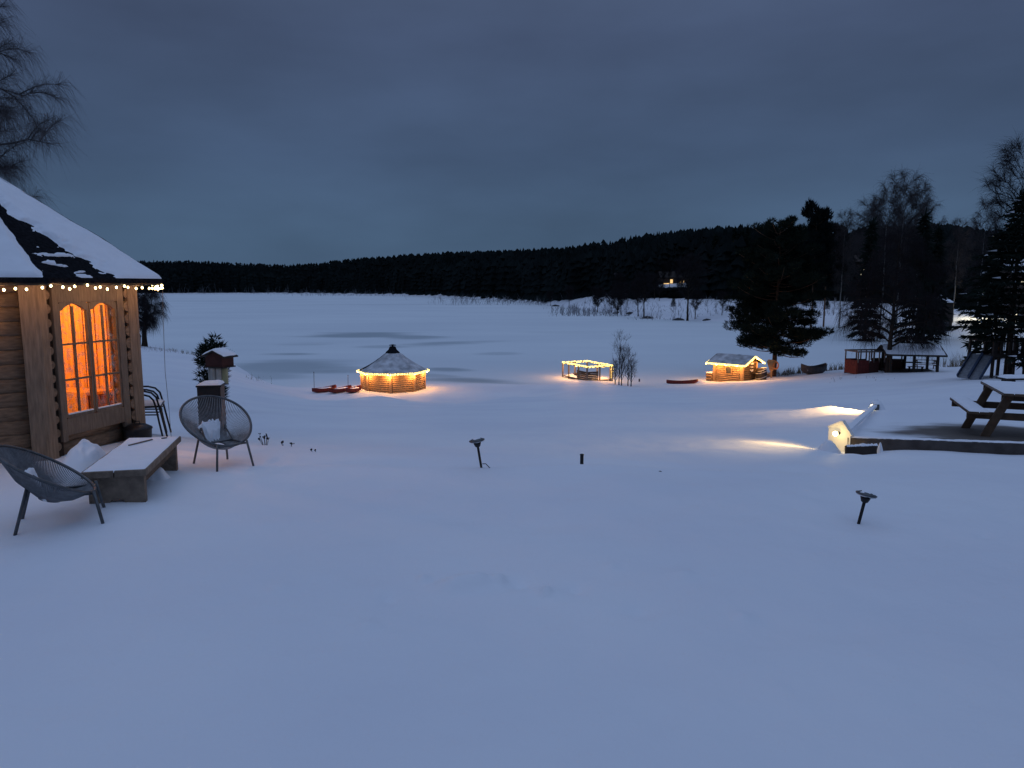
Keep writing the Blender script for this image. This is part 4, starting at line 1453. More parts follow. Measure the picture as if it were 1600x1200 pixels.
# ------------------------------------------------------------------ red play wagon and open shelter
g = P(1363, 577, 52); g.z = hz(g.x, g.y)
t = thing('play_wagon', 'red wooden play wagon with bare posts carrying a top rail, left of the birch trunk', 'play wagon', g, R(8))
wx0, wx1, wy = -1.65, 1.7, .75
ms = ('red_paint', 'red_soft', 'dark_red')
for i, (x0, x1, m, h) in enumerate(((wx0, wx0 + .85, 'wagon_red', .95), (wx0 + .87, wx0 + 1.6, 'dark_red', .90), (wx0 + 2.05, wx1, 'dark_red', .95))):
    mb = MB()
    for y in (-wy, wy):
        mb = MB()
        mb.box(((x0 + x1) / 2, y, h / 2 - .08), (x1 - x0, .06, h + .1))
        mb.build('side_panel', m, t)
mb = MB()
for x in (wx0, wx1):
    mb = MB()
    mb.box((x, 0, .42), (.06, 2 * wy - .07, .95))
    mb.build('end_panel', 'wagon_red', t)
for x in (wx0 + .03, wx0 + .86, wx0 + 1.2, wx0 + 1.62, wx0 + 2.03, wx0 + 2.25, wx1 - .03):
    for y in (-wy, wy):
        mb = MB(); mb.box((x, y, 1.12), (.065, .075, .72)); mb.build('post', 'grey_wood', t)
mb = MB()
for y in (-wy, wy):
    mb.box(((wx0 + wx1) / 2, y, 1.52), (wx1 - wx0 + .1, .10, .10))
for x in (wx0, wx1):
    mb.box((x, 0, 1.52), (.1, 2 * wy - .11, .09))
mb.build('top_rail', 'grey_wood', t)
mb = MB(); mb.box(((wx0 + wx1) / 2, 0, .0), (wx1 - wx0, 2 * wy - .08, .08)); mb.build('floor', 'dark_wood', t)

g = P(1420, 577, 51.0); g.z = hz(g.x, g.y) - .02
t = thing('open_shelter', 'dark open timber shelter with a snowy low roof, right of the birch trunk', 'shelter', g, R(-14))
LX, LY = 1.45, 1.15
for x in (-LX, 0, LX):
    for y in (-LY, LY):
        mb = MB(); mb.box((x, y, .55), (.15, .15, 1.6)); mb.build('post', 'dark_wood', t)
mb = MB()
for sy in (-1, 1):
    mb.prism([(-LX - .45, 0, 1.83), (-LX - .45, sy * (LY + .42), 1.28), (-LX - .45, sy * (LY + .42), 1.18), (-LX - .45, 0, 1.73)], (2 * LX + .9, 0, 0))
rf_ = mb.build('roof', 'dark_wood', t)
mb = MB()
for sy in (-1, 1):
    def f(u, v):
        e = min(u, 1 - u, 1 - v)
        return (-LX - .42 + (2 * LX + .84) * u, sy * (LY + .40) * v, 1.84 - .55 * v + .09 * min(1, e * 8) ** .5 - .02 + .02 * fbm(u * 4, v * 4, 2))
    mb.grid(f, 20, 12)
mb.build('snow_cover', 'snow', rf_, True)
mb = MB()
mb.prism([(-LX, -LY, 1.2), (-LX, LY, 1.2), (-LX, 0, 1.74)], (.05, 0, 0)); mb.build('gable', 'dark_wood', t)
mb = MB(); mb.box((0, 0, .02), (2 * LX + .2, 2 * LY + .2, .12)); mb.box((-LX * .5, LY, .4), (LX, .05, .7)); mb.build('base_board', 'dark_wood', t)
mb = MB(); mb.box((.3, .1, .62), (1.0, .5, .05)); mb.box((.3, .1, .3), (.1, .1, .6)); mb.box((.3, -.5, .38), (1.0, .2, .05)); mb.box((-.1, -.5, .2), (.08, .18, .32)); mb.box((.7, -.5, .2), (.08, .18, .32)); mb.build('bench', 'dark_wood', t)

# ------------------------------------------------------------------ picnic tables
def picnic_table(label, loc, rz, Lt=1.7, Wt=.72, m='brown_wood', group='wooden picnic tables'):
    """long axis is local y."""
    t = thing('picnic_table', label, 'picnic table', loc, rz, group)
    mb = MB()
    for i in range(5):
        mb.box((-Wt / 2 + (i + .5) * Wt / 5, 0, .735), (Wt / 5 - .012, Lt, .04))
    mb.build('tabletop', m, t, bevel=.004)
    snow_slab(None, -Wt / 2 + .005, Wt / 2 - .005, -Lt / 2 + .005, Lt / 2 - .005, .752, .035, 24, 40, 3, .01).build('snow_cover', 'snow', t, True)
    for s in (-1, 1):
        mb = MB()
        for q in range(2):
            mb.box((s * (.66 + (q - .5) * .15), 0, .43), (.14, Lt, .04))
        se = mb.build('seat', m, t, bevel=.004)
        snow_slab(None, s * .66 - .145, s * .66 + .145, -Lt / 2 + .005, Lt / 2 - .005, .448, .035, 14, 40, 5 + s, .01).build('snow_cover', 'snow', se, True)
    for y in (-Lt / 2 + .17, Lt / 2 - .17):
        for s in (-1, 1):
            mb = MB()
            mb.beam((s * .24, y, .72), (s * .60, y, -.12), .05, .12, (1, 0, 0))
            mb.build('leg', m, t, bevel=.004)
        mb = MB(); mb.box((0, y + .048, .37), (1.58, .042, .11)); mb.box((0, y + .048, .665), (Wt - .06, .042, .09)); mb.build('cross_beam', m, t, bevel=.004)
    return t
gx, gy = 8.12, 11.75
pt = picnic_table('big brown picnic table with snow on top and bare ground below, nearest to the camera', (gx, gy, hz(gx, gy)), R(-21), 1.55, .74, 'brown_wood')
g = P(1446, 573, 54); g.z = hz(g.x, g.y) - .05
dup(pt, g, R(70), 'small far picnic table just right of the open shelter')
gx, gy = P(1620, 590, 21).x, 21
t = thing('garden_bench', 'long dark bench with a snowy seat behind the big picnic table', 'bench', (gx, gy, hz(gx, gy)), R(4))
mb = MB()
for q in range(3):
    mb.box((0, -.18 + q * .15, .44), (2.2, .13, .05))
se = mb.build('seat', 'dark_wood', t)
snow_slab(None, -1.09, 1.09, -.24, .20, .465, .08, 30, 10, 7).build('snow_cover', 'snow', se, True)
for x in (-.85, .85):
    mb = MB(); mb.box((x, 0, .17), (.12, .4, .5)); mb.build('leg', 'dark_wood', t)

# ------------------------------------------------------------------ timber edging with the buried floodlight
def edging(label, p0, p1, h, w, m='edging_wood', cap=True):
    t = thing('timber_edging', label, 'timber edging', p0)
    d = Vector(p1) - Vector(p0)
    mb = MB()
    n = 12
    up = h
    mb.beam((0, 0, h / 2 - .12), (d.x, d.y, d.z + h / 2 - .12), w, h + .24)
    mb.build('board', m, t, bevel=.006)
    mb = MB()
    side = Vector((-d.y, d.x, 0)).normalized()
    def f(u, v):
        p = d * u + side * ((v - .5) * w * 1.0)
        e = min(v, 1 - v) * 2
        return p + Vector((0, 0, h + .022 * e ** .5 - .004 + .012 * fbm(u * 14, v * 2, 3)))
    mb.grid(f, 60, 6)
    mb.build('snow_cover', 'snow', t, True)
    return t
def gp_(px, d, dz=0):
    x = (px - 800) / FPX * d
    return Vector((x, d, hz(x, d) + dz))
e0, e1 = gp_(1336, 9.95), gp_(1700, 8.75)
edging('long grey timber edging board running right from the lit panel to the photo edge', e0, e1, .185, .07)
f0, f1 = gp_(1333, 9.55), gp_(1382, 9.50)
edging('short dark timber board in front of the long edging, next to the lit panel', f0, f1, .10, .07, 'dark_wood')
heap('ragged snow lump lying between the two timber edging boards', gp_(1362, 9.74, -.01), .22, .09, .12, 12)
heap('little upright clump of snow at the end of the short timber board', gp_(1387, 9.6, -.02), .05, .05, .14, 15)

LPX = gp_(1320, 10.05)
t = thing('lit_panel', 'small white wooden panel with a glaring lamp at the end of the timber edging', 'lamp panel', LPX)
v = Vector((.30, -.95, 0))
pn = Vector((-.95, -.30, 0))
mb = MB()
ht = P(1322, 659, 10.05).z - LPX.z
A0, A1 = Vector((.09, -.15, 0)), Vector((-.085, .14, 0))
mb.prism([A0 + Vector((0, 0, -.15)), A0 + Vector((0, 0, ht * .55)), A0.lerp(A1, .42) + Vector((0, 0, ht)), A1 + Vector((0, 0, ht * .72)), A1 + Vector((0, 0, -.15))], (.035, .02, 0))
mb.build('panel', 'white_paint', t)
mb = MB()
mb.beam(A0.lerp(A1, .42) + Vector((.02, 0, ht + .012)), A0 + Vector((.03, 0, ht * .55 + .01)), .07, .022)
mb.beam(A0.lerp(A1, .42) + Vector((.02, 0, ht + .012)), A1 + Vector((.02, .02, ht * .72 + .01)), .07, .022)
mb.build('capping', 'white_paint', t)
bulb = A0.lerp(A1, .50) + Vector((-.075, -.05, ht * .60))
mb = MB(); mb.sphere(bulb, .034, 12, 8); mb.build('bulb', 'spot_bulb', t, True)
mb = MB(); mb.tube([A0.lerp(A1, .5) + Vector((.0, .0, ht * .60)), bulb], .018, 8); mb.build('lamp_holder', 'black_metal', t)
sp = bpy.data.lights.new('flood_light', 'SPOT')
sp.energy = 90
sp.specular_factor = 0.0
sp.color = (1, .62, .22)
sp.spot_size = R(150)
sp.spot_blend = .9
sp.shadow_soft_size = .05
so_ = bpy.data.objects.new('flood_light', sp)
COL.objects.link(so_)
so_.parent = t
so_.location = Vector((-.19, .12, ht * 1.3))
aim = Vector((math.sin(R(-76)), math.cos(R(-76)), -.16))
so_.rotation_euler = aim.to_track_quat('-Z', 'Y').to_euler()
point_light(t, bulb + Vector((-.10, -.12, -.02)), 2.2, (1, .66, .2), .02, 'bulb_light')
heap('wind-packed snow drift heaped against the lit white panel', gp_(1306, 9.72, -.03), .20, .16, .19, 21, R(20))
# thin snowy plank running back from the panel
p0, p1 = gp_(1323, 10.2, .17), gp_(1377, 17.6, .10)
mb = MB(); mb.beam(p0, p1, .10, .05)
o = mb.build('snowy_plank', 'snow'); tag(o, 'thin snow-covered plank running away from the lit panel over the snow', 'plank')

# second small floodlight, half buried at the far end of the plank
g = gp_(1371, 17.0)
t = thing('buried_lamp', 'half-buried garden floodlight at the far tip of the snowy plank', 'garden lamp', g)
mb = MB(); mb.box((.06, 0, .06), (.10, .20, .22)); mb.build('housing', 'grey_metal', t, bevel=.01)
snow_slab(None, -.02, .14, -.12, .12, .165, .06, 10, 10, 4).build('snow_cap', 'snow', t, True)
mb = MB(); mb.sphere((-.02, -.02, .10), .05, 10, 7, (.7, 1, .8)); mb.build('lens', 'spot_bulb', t, True)
sp = bpy.data.lights.new('flood_light', 'SPOT')
sp.energy = 230
sp.specular_factor = 0.0
sp.color = (1, .58, .21)
sp.spot_size = R(140)
sp.spot_blend = .5
sp.shadow_soft_size = .06
so_ = bpy.data.objects.new('flood_light', sp)
COL.objects.link(so_)
so_.parent = t
so_.location = (-.10, 0, .50)
so_.rotation_euler = Vector((math.sin(R(-84)), math.cos(R(-84)), -.12)).to_track_quat('-Z', 'Y').to_euler()
heap('little snow mound banked against the half-buried floodlight', gp_(1376, 17.1, -.02), .22, .2, .26, 31)

# ------------------------------------------------------------------ playground tower
g = P(1566, 588, 37.0); g.z = hz(g.x, g.y)
t = thing('play_tower', 'dark wooden playground tower with two pale slides under the dark spruce', 'playground tower', g, R(6))
PX, PY, PH = 1.25, .8, 1.05
for x in (-PX, -PX * .33, PX * .33, PX):
    for y in (-PY, PY):
        mb = MB(); mb.beam((x * 1.05, y * 1.1, -.3), (x * .98, y, 2.0), .11, .11, (1, 0, 0)); mb.build('post', 'dark_wood', t)
mb = MB()
for i in range(8):
    mb.box((-PX + (i + .5) * PX / 4, 0, PH), (PX / 4 - .01, 2 * PY, .06))
mb.build('platform', 'dark_wood', t)
mb = MB()
for y in (-PY, PY):
    mb.box((0, y, PH + .80), (2 * PX + .15, .08, .10)); mb.box((0, y, PH + .12), (2 * PX, .06, .14))
for x in (-PX, PX):
    mb.box((x, 0, PH + .80), (.08, 2 * PY - .1, .10))
mb.build('rail', 'dark_wood', t)
mb = MB()
for i in range(9):
    if i in (2, 3): continue
    mb.box((-PX + .15 + i * (2 * PX - .3) / 8, -PY, PH + .44), (.14, .04, .62))
mb.build('slat', 'dark_wood', t)
for i, x in enumerate((-.5, .3)):
    mb = MB()
    top, bot = Vector((-PX, x, PH + .05)), Vector((-PX - 1.25, x - .75, .02))
    d = bot - top
    sd = Vector((.10, -.22, 0))
    mb.prism([top - sd, top + sd, bot + sd, bot - sd], (0, 0, .03))
    sl = mb.build('slide', 'slide_metal', t)
    mb = MB()
    for s in (-1, 1):
        mb.beam(top + sd * s * 1.08 + Vector((0, 0, .08)), bot + sd * s * 1.08 + Vector((0, 0, .08)), .045, .16)
    mb.build('side_rail', 'blue_plastic', sl)
mb = MB()
mb.beam((PX, -PY - 1.4, -.1), (PX * .6, -PY, PH), .12, .08); mb.beam((PX * .4, -PY - 1.4, -.1), (PX * .1, -PY, PH), .12, .08)
for q in range(5):
    k = (q + .5) / 5
    a_ = Vector((PX, -PY - 1.4, -.1)).lerp(Vector((PX * .6, -PY, PH)), k); b_ = Vector((PX * .4, -PY - 1.4, -.1)).lerp(Vector((PX * .1, -PY, PH)), k)
    mb.beam(a_, b_, .06, .06)
mb.build('ladder', 'dark_wood', t)

# swing beam right of the tower
g = P(1605, 585, 37.5); g.z = hz(g.x, g.y)
t = thing('swing_frame', 'dark slanting timber swing frame beside the playground tower', 'swing', g, R(5))
mb = MB(); mb.beam((-1.3, 0, 2.5), (2.2, 0, 2.5), .14, .14); mb.build('top_beam', 'dark_wood', t)
for x, s in ((-1.2, -1), (-1.2, 1), (2.1, -1), (2.1, 1)):
    mb = MB(); mb.beam((x, 0, 2.55), (x - .6 * (1 if x > 0 else -1) * -1, s * 1.1, -.2), .12, .12, (1, 0, 0)); mb.build('leg', 'dark_wood', t)
for x in (-.3, 1.1):
    mb = MB()
    for s in (-.25, .25):
        mb.tube([(x + s, 0, 2.45), (x + s, 0, .55)], .012, 5)
    ch = mb.build('swing_rope', 'black_metal', t)
    mb = MB(); mb.box((x, 0, .53), (.55, .2, .04)); mb.build('swing_seat', 'dark_wood', ch)

# ------------------------------------------------------------------ trees
def unit(a):
    return a / np.maximum(np.linalg.norm(a, axis=-1, keepdims=True), 1e-9)
def twig_tris(p0, p1, p2, r):
    """N curved, tapering three-sided twigs."""
    p0, p1, p2 = (np.asarray(p, float) for p in (p0, p1, p2))
    r = np.broadcast_to(np.asarray(r, float), (len(p0),))[:, None]
    d = unit(p2 - p0)
    ref = np.where(np.abs(d[:, 2:3]) < .9, np.array([[0, 0, 1.0]]), np.array([[1.0, 0, 0]]))
    a = unit(np.cross(d, ref))
    b = np.cross(a, d)
    out = []
    A, B = [], []
    for k in range(3):
        q = 2 * math.pi * k / 3
        o = a * math.cos(q) + b * math.sin(q)
        A.append(p0 + o * r)
        B.append(p1 + o * r * .75)
    for k in range(3):
        j = (k + 1) % 3
        out += [np.stack([A[k], A[j], B[j]], 1), np.stack([A[k], B[j], B[k]], 1), np.stack([B[k], B[j], p2], 1)]
    return np.concatenate(out)
def needle_tris(rng, cen, dirs, length, width, spread):
    """needle sprays: thin triangles about a direction."""
    n = len(cen)
    d = unit(dirs + rng.normal(0, spread, (n, 3)))
    s = unit(np.cross(d, rng.normal(0, 1, (n, 3))))
    L = length * rng.uniform(.6, 1.25, (n, 1))
    Wd = width * rng.uniform(.6, 1.3, (n, 1))
    return np.stack([cen - s * Wd / 2, cen + s * Wd / 2, cen + d * L], 1)

def bare_tree(seed, h, r0, start, nbr, spread, twigs, twig_len, twig_r, weep=.5, up=.9, lean=(0, 0), top_pow=.7, wob=.03, low=.35):
    rng = np.random.default_rng(seed)
    tr = MB()
    n = 12
    path = []
    off = np.zeros(2)
    for i in range(n + 1):
        t = i / n
        off = off + rng.normal(0, wob * h / n * 2, 2) * (t > .1)
        path.append(np.array([off[0] + lean[0] * t * h, off[1] + lean[1] * t * h, t * h]))
    path = np.array(path)
    tr.tube([path[0] - np.array([0, 0, .4])] + list(path), [r0 * 1.25] + [max(.004, r0 * (1 - .96 * (i / n) ** .9) * (1.12 if i == 0 else 1)) for i in range(n + 1)], 8)
    limbs = MB()
    pts0, pts1, pts2, rad = [], [], [], []
    segs = []
    for i in range(nbr):
        f = start + (1 - start) * ((i + rng.random() * .8) / nbr)
        f = min(f, .985)
        k = f * n
        i0 = int(k)
        p = path[i0] + (path[min(i0 + 1, n)] - path[i0]) * (k - i0)
        q = i * 2.399 + rng.normal(0, .4)
        u = (f - start) / (1 - start)
        prof = (low + (1 - low) * min(1, u / .3)) * max(.12, (1 - u) ** top_pow + .08)
        L = spread * prof * rng.uniform(.75, 1.2)
        hd = np.array([math.cos(q), math.sin(q), 0])
        pts = [p]
        m = 6
        for s in range(1, m + 1):
            t = s / m
            rise = up * L * (t - weep * t * t)
            pts.append(p + hd * L * (t * .92) + np.array([0, 0, rise]) + rng.normal(0, .03 * L, 3) * (t > .2))
        rb = max(.006, r0 * .36 * (1 - .75 * u) * (L / spread + .25))
        limbs.tube(pts, [rb * (1 - .85 * s / m) for s in range(m + 1)], 5)
        segs.append((np.array(pts), L))
        for b in range(5):                          # secondary limbs
            s = rng.uniform(.25, .95) * m
            i0 = min(int(s), m - 1)
            p2 = pts[i0] + (pts[i0 + 1] - pts[i0]) * (s - i0)
            d = unit(pts[i0 + 1] - pts[i0] + rng.normal(0, .55, 3) * np.linalg.norm(pts[i0 + 1] - pts[i0]))
            L2 = L * rng.uniform(.22, .5)
            pp = [p2 + d * L2 * t + np.array([0, 0, L2 * (.35 * t - .6 * weep * t * t)]) for t in (0, .33, .66, 1)]
            limbs.tube(pp, [rb * .42, rb * .3, rb * .2, rb * .08], 4)
            segs.append((np.array(pp), L2))
    tot = sum(L for _, L in segs)
    for pts, L in segs:
        c = max(2, int(twigs * L / tot))
        s = (rng.beta(1.6, 1.0, c)) * (len(pts) - 1.001)
        i0 = s.astype(int)
        b = pts[i0] + (pts[i0 + 1] - pts[i0]) * (s - i0)[:, None]
        d = unit(unit(pts[i0 + 1] - pts[i0]) * .8 + rng.normal(0, .55, (c, 3)) + np.array([0, 0, .25 - .3 * weep]))
        tl = twig_len * rng.uniform(.4, 1.2, c)[:, None]
        mid = b + d * tl * .5
        tip = mid + unit(d * (1 - .75 * weep) + np.array([0, 0, -1.3 * weep]) + rng.normal(0, .12, (c, 3))) * tl * (.5 + .7 * weep)
        pts0.append(b); pts1.append(mid); pts2.append(tip)
    tw = MB()
    tw.tris(twig_tris(np.concatenate(pts0), np.concatenate(pts1), np.concatenate(pts2), twig_r))
    return tr, limbs, tw
def plant_tree(name, label, cat, loc, meshes, group=None, rz=0):
    t = thing(name, label, cat, loc, rz, group)
    for nm, mb, m in meshes:
        mb.build(nm, m, t, nm in ('trunk', 'limbs'))
    return t

def spruce(seed, h, Rb, start=.06, dens=1.0, droop=.35, step=.32, nl=.34, nw=.10, irregular=.25, snow=0):
    rng = np.random.default_rng(seed)
    tr = MB()
    tr.tube([(0, 0, -.5), (0, 0, h * .5), (0, 0, h)], [.016 * h + .03, .010 * h + .015, .01], 7)
    C, D, SC_, SD = [], [], [], []
    z = h * start
    while z < h * .985:
        u = z / h
        r = Rb * (1 - u) ** .85 * (1 if u > .12 else .85)
        nb = int(rng.integers(5, 8))
        q0 = rng.uniform(0, 6.28)
        for b in range(nb):
            q = q0 + 2 * math.pi * b / nb + rng.normal(0, .2)
            L = max(.12, r * rng.uniform(1 - irregular * 1.6, 1 + irregular))
            hd = np.array([math.cos(q), math.sin(q), 0])
            lat = np.array([-hd[1], hd[0], 0])
            m = max(4, int(L * 15 * dens))
            t = rng.uniform(.08, 1, m) ** .75
            base = np.array([0, 0, z]) + hd * (t * L)[:, None]
            base[:, 2] += L * (.18 * t - droop * t * t) + rng.normal(0, .03, m)
            w = rng.normal(0, 1, m) * .22 * L * (1 - t * .6)
            base += lat * w[:, None]
            C.append(base)
            D.append(np.tile(hd, (m, 1)) * .8 + lat * (np.sign(w) * .6)[:, None] + np.array([0, 0, -.35]))
            if snow:
                k = rng.random(m) < snow
                SC_.append(base[k] + np.array([0, 0, .05])); SD.append(D[-1][k] * np.array([1, 1, .2]))
        z += step * (1 - .55 * u) * rng.uniform(.75, 1.2)
    m = int(26 * dens)                                # leader
    C.append(np.stack([rng.normal(0, .04, m), rng.normal(0, .04, m), h * rng.uniform(.93, 1.0, m)], -1))
    D.append(np.tile([0, 0, 1.0], (m, 1)) + rng.normal(0, .3, (m, 3)))
    cr_ = MB()
    cr_.tris(needle_tris(rng, np.concatenate(C), np.concatenate(D), nl, nw, .35))
    out = [('trunk', tr, 'bark'), ('crown', cr_, 'spruce_needle')]
    if snow:
        sn_ = MB()
        sn_.tris(needle_tris(rng, np.concatenate(SC_), np.concatenate(SD), nl * .9, nw * 1.1, .12))
        out.append(('snow_on_boughs', sn_, 'snow'))
    return out

def pine(seed, h, Rb, start=.15, nbr=44, pad=150, nl=.20, nw=.05, prof=lambda u: 1.0, r0=.17, mt='needle', padscale=1.0):
    rng = np.random.default_rng(seed)
    tr, li = MB(), MB()
    path = [np.array([.06 * h * .1 * math.sin(i * 1.1) * (i / 10), .05 * math.cos(i) * (i / 10), h * i / 10]) for i in range(11)]
    tr.tube([path[0] - np.array([0, 0, .5])] + path, [r0 * 1.3] + [max(.015, r0 * (1 - .9 * i / 10)) for i in range(11)], 9)
    C, D = [], []
    for i in range(nbr):
        u = (i + rng.random()) / nbr
        f = start + (1 - start) * u * .97
        p = path[int(f * 10)] + (path[min(10, int(f * 10) + 1)] - path[int(f * 10)]) * (f * 10 - int(f * 10))
        q = i * 2.399 + rng.normal(0, .35)
        L = Rb * prof(u) * rng.uniform(.65, 1.15)
        hd = np.array([math.cos(q), math.sin(q), 0])
        lift = rng.uniform(-.12, .22) + .35 * u
        pts = [p + hd * L * t + np.array([0, 0, L * (lift * t - .18 * t * (1 - t) * 2)]) for t in (0, .25, .5, .75, 1)]
        li.tube(pts, [r0 * .30 * (1 - .6 * u), r0 * .24 * (1 - .6 * u), r0 * .17 * (1 - .6 * u), r0 * .1, .008], 5)
        npad = max(2, int(L * 2.3))
        for k in range(npad):
            t = .38 + .62 * (k + rng.random() * .6) / npad
            lat = np.array([-hd[1], hd[0], 0]) * rng.normal(0, .26) * L * (1.1 - t * .5)
            c = p + hd * L * t + np.array([0, 0, L * (lift * t) + rng.uniform(.0, .2)]) + lat
            rx = rng.uniform(.28, .55) * padscale * (1 - .3 * u)
            rz_ = rx * rng.uniform(.45, .8)
            m = int(pad * rx / .42)
            dd = unit(rng.normal(0, 1, (m, 3)))
            rad = rng.uniform(.35, 1, m)[:, None] ** .6
            C.append(c + dd * rad * np.array([rx, rx, rz_]))
            D.append(dd * np.array([1, 1, .5]) + np.array([0, 0, .55]))
    cr_ = MB()
    cr_.tris(needle_tris(rng, np.concatenate(C), np.concatenate(D), nl, nw, .35))
    return [('trunk', tr, 'pine_bark'), ('limbs', li, 'pine_bark'), ('crown', cr_, mt)]

# big pine beside the cabin
g = G(1209, 58.0)
plant_tree('pine_tree', 'big dark pine standing over the tiny lit cabin', 'pine tree', g,
           pine(13, 11.6, 3.6, .16, 88, 185, .26, .062, lambda u: (.98 if u < .5 else .98 - 1.0 * (u - .5)) * (1.0 if u > .04 else .8), .2, 'needle', 1.2))
# young pine by the bird feeder
g = P(333, 600, 17.5); g.z = hz(g.x, g.y)
top_h = P(333, 529, 17.5).z - g.z
plant_tree('young_pine', 'young bushy pine just behind the bird feeder', 'pine tree', g,
           pine(5, top_h * .90, .42, .12, 36, 200, .13, .026, lambda u: .45 + .75 * u if u < .7 else .975 - 1.2 * (u - .7), .035, 'needle', .36))
# layered spruce over the playground
g = G(1573, 36.5)
sp_h = P(1575, 303, 36.5).z - g.z
plant_tree('layered_spruce', 'tall dark spruce with wide snow-streaked lower boughs behind the playground tower', 'spruce tree', g,
           spruce(21, sp_h, 3.5, .21, 3.6, .14, .42, .36, .09, .35, .012))
g = G(1690, 34.0)
plant_tree('layered_spruce', 'dark spruce reaching in from the right photo edge', 'spruce tree', g, spruce(22, 6.6, 2.9, .10, 2.4, .25, .4, .36, .09, .3, .01))

# birch with hanging twigs behind the play wagon
g = G(1387, 50.5)
plant_tree('weeping_birch', 'bare weeping birch whose trunk stands between the red wagon and the open shelter', 'birch', g,
           [(n_, m_, k_) for (n_, k_), m_ in zip((('trunk', 'bark'), ('limbs', 'bark'), ('twigs', 'twig')), bare_tree(31, 9.6, .19, .17, 34, 3.3, 8000, 1.0, .008, .85, .62, (0, 0), .55, .02, .8))])
# tall birches in the wood behind
bA = plant_tree('tall_birch', 'tallest bare birch rising over the black wood above the birch with hanging twigs', 'birch', (0, 0, 0),
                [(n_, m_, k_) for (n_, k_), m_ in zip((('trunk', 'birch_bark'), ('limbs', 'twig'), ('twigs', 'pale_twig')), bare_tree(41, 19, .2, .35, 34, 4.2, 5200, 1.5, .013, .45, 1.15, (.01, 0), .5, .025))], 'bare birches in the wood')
def on_sky(px, ytop, d):
    g = G(px, d)
    return g, P(px, ytop, d).z - g.z
g, hh = on_sky(1398, 281, 104)
bA.location = g; bA.scale = (1, 1, hh / 19)
for px, yt, d, sc_, rz, lab in ((1424, 296, 110, .75, 1.1, 'bare birch at the right shoulder of the tallest birch, over the black wood'), (1372, 300, 100, .75, 2.3, 'bare birch at the left shoulder of the tallest birch, over the black wood'), (1348, 318, 108, .8, 3.3, 'bare birch with a broad thin crown left of the tallest birches'),
                                (1310, 338, 125, .7, 4.0, 'pale thin birch rising between the round-topped pine and the tallest birches'), (1488, 350, 120, .6, .5, 'small hazy birch over the wood left of the tall spruce'), (1522, 322, 70, .42, 5.0, 'thin bare birch just left of the tall spruce')):
    g, hh = on_sky(px, yt, d)
    dup(bA, g, rz, lab, (sc_, sc_, hh / 19))
g, hh = on_sky(1578, 240, 62)
plant_tree('tall_birch', 'very tall bare birch spreading its crown above the tip of the dark spruce', 'birch', g,
           [(n_, m_, k_) for (n_, k_), m_ in zip((('trunk', 'birch_bark'), ('limbs', 'twig'), ('twigs', 'twig')), bare_tree(43, hh, .2, .52, 26, 3.2, 4200, 1.2, .010, .3, 1.3, (0, 0), .45, .02))], 'bare birches in the wood')
# birch at the left edge, above the hut
g = G(-62, 20.0)
plant_tree('garden_birch', 'hazy bare birch behind the roof of the big log hut', 'birch', g,
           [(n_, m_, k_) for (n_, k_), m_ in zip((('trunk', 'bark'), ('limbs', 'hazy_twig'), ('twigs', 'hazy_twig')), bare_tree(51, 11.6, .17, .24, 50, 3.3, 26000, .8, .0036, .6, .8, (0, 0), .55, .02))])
# small birch on the left bank
g = G(226, 75)
hh = P(226, 452, 75).z - g.z
plant_tree('bank_birch', 'small bare birch with drooping twigs on the left lake bank', 'birch', g,
           [(n_, m_, k_) for (n_, k_), m_ in zip((('trunk', 'bark'), ('limbs', 'bark'), ('twigs', 'twig')), bare_tree(61, hh, .30, .26, 30, 2.5, 6500, .95, .009, .75, .85, (.06, 0), .45, .02, .8))])
# stump lantern beside it
g = P(211, 541, 70); g.z = hz(g.x, g.y)
t = thing('well_pump', 'dark squat bin with a thin pole beside the small bank birch', 'bin', g)
mb = MB(); mb.lathe([(.5, -.3), (.55, .9), (.62, 1.0), (.5, 1.25), (.12, 1.4)], 10); mb.build('body', 'boat_hull', t)
mb = MB(); mb.tube([(-.2, 0, 1.1), (-.2, 0, 2.6)], .09, 6); mb.build('pole', 'boat_hull', t)

# saplings by the deck
def sapling(label, px, py, ytop, d, seed, tw=260):
    g = P(px, py, d); g.z = hz(g.x, g.y)
    h = P(px, ytop, d).z - g.z
    ms = bare_tree(seed, h, .04, .12, 22, h * .24, tw, .42, .005, .1, 1.9, (0, 0), .5, .02, .8)
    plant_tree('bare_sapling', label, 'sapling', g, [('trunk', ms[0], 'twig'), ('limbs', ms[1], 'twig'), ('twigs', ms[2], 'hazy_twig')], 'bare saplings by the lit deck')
sapling('tallest bare sapling of the clump right of the lit deck', 967, 604, 527, 52, 71, 420)
sapling('slim bare sapling leaning on the right side of the tallest sapling', 971, 604, 548, 51.6, 72, 300)
sapling('bushy bare sapling at the right end of the clump by the lit deck', 981, 604, 549, 52.4, 73, 420)
sapling('short bare sapling at the left foot of the tallest sapling', 961, 603, 568, 52.2, 74, 160)
sapling('small whip of a sapling at the right foot of the sapling clump', 986, 604, 566, 51.8, 75, 160)
g = P(999, 590, 55); g.z = hz(g.x, g.y)
t = thing('mooring_post', 'short dark post in the snow right of the bare saplings', 'post', g)
mb = MB(); mb.tube([(0, 0, -.2), (0, 0, .42)], .05, 8); mb.build('shaft', 'dark_wood', t)
mb = MB(); mb.lathe([(.055, .40), (.055, .44), (.03, .47), (.005, .48)], 8); mb.build('snow_cap', 'snow', t)

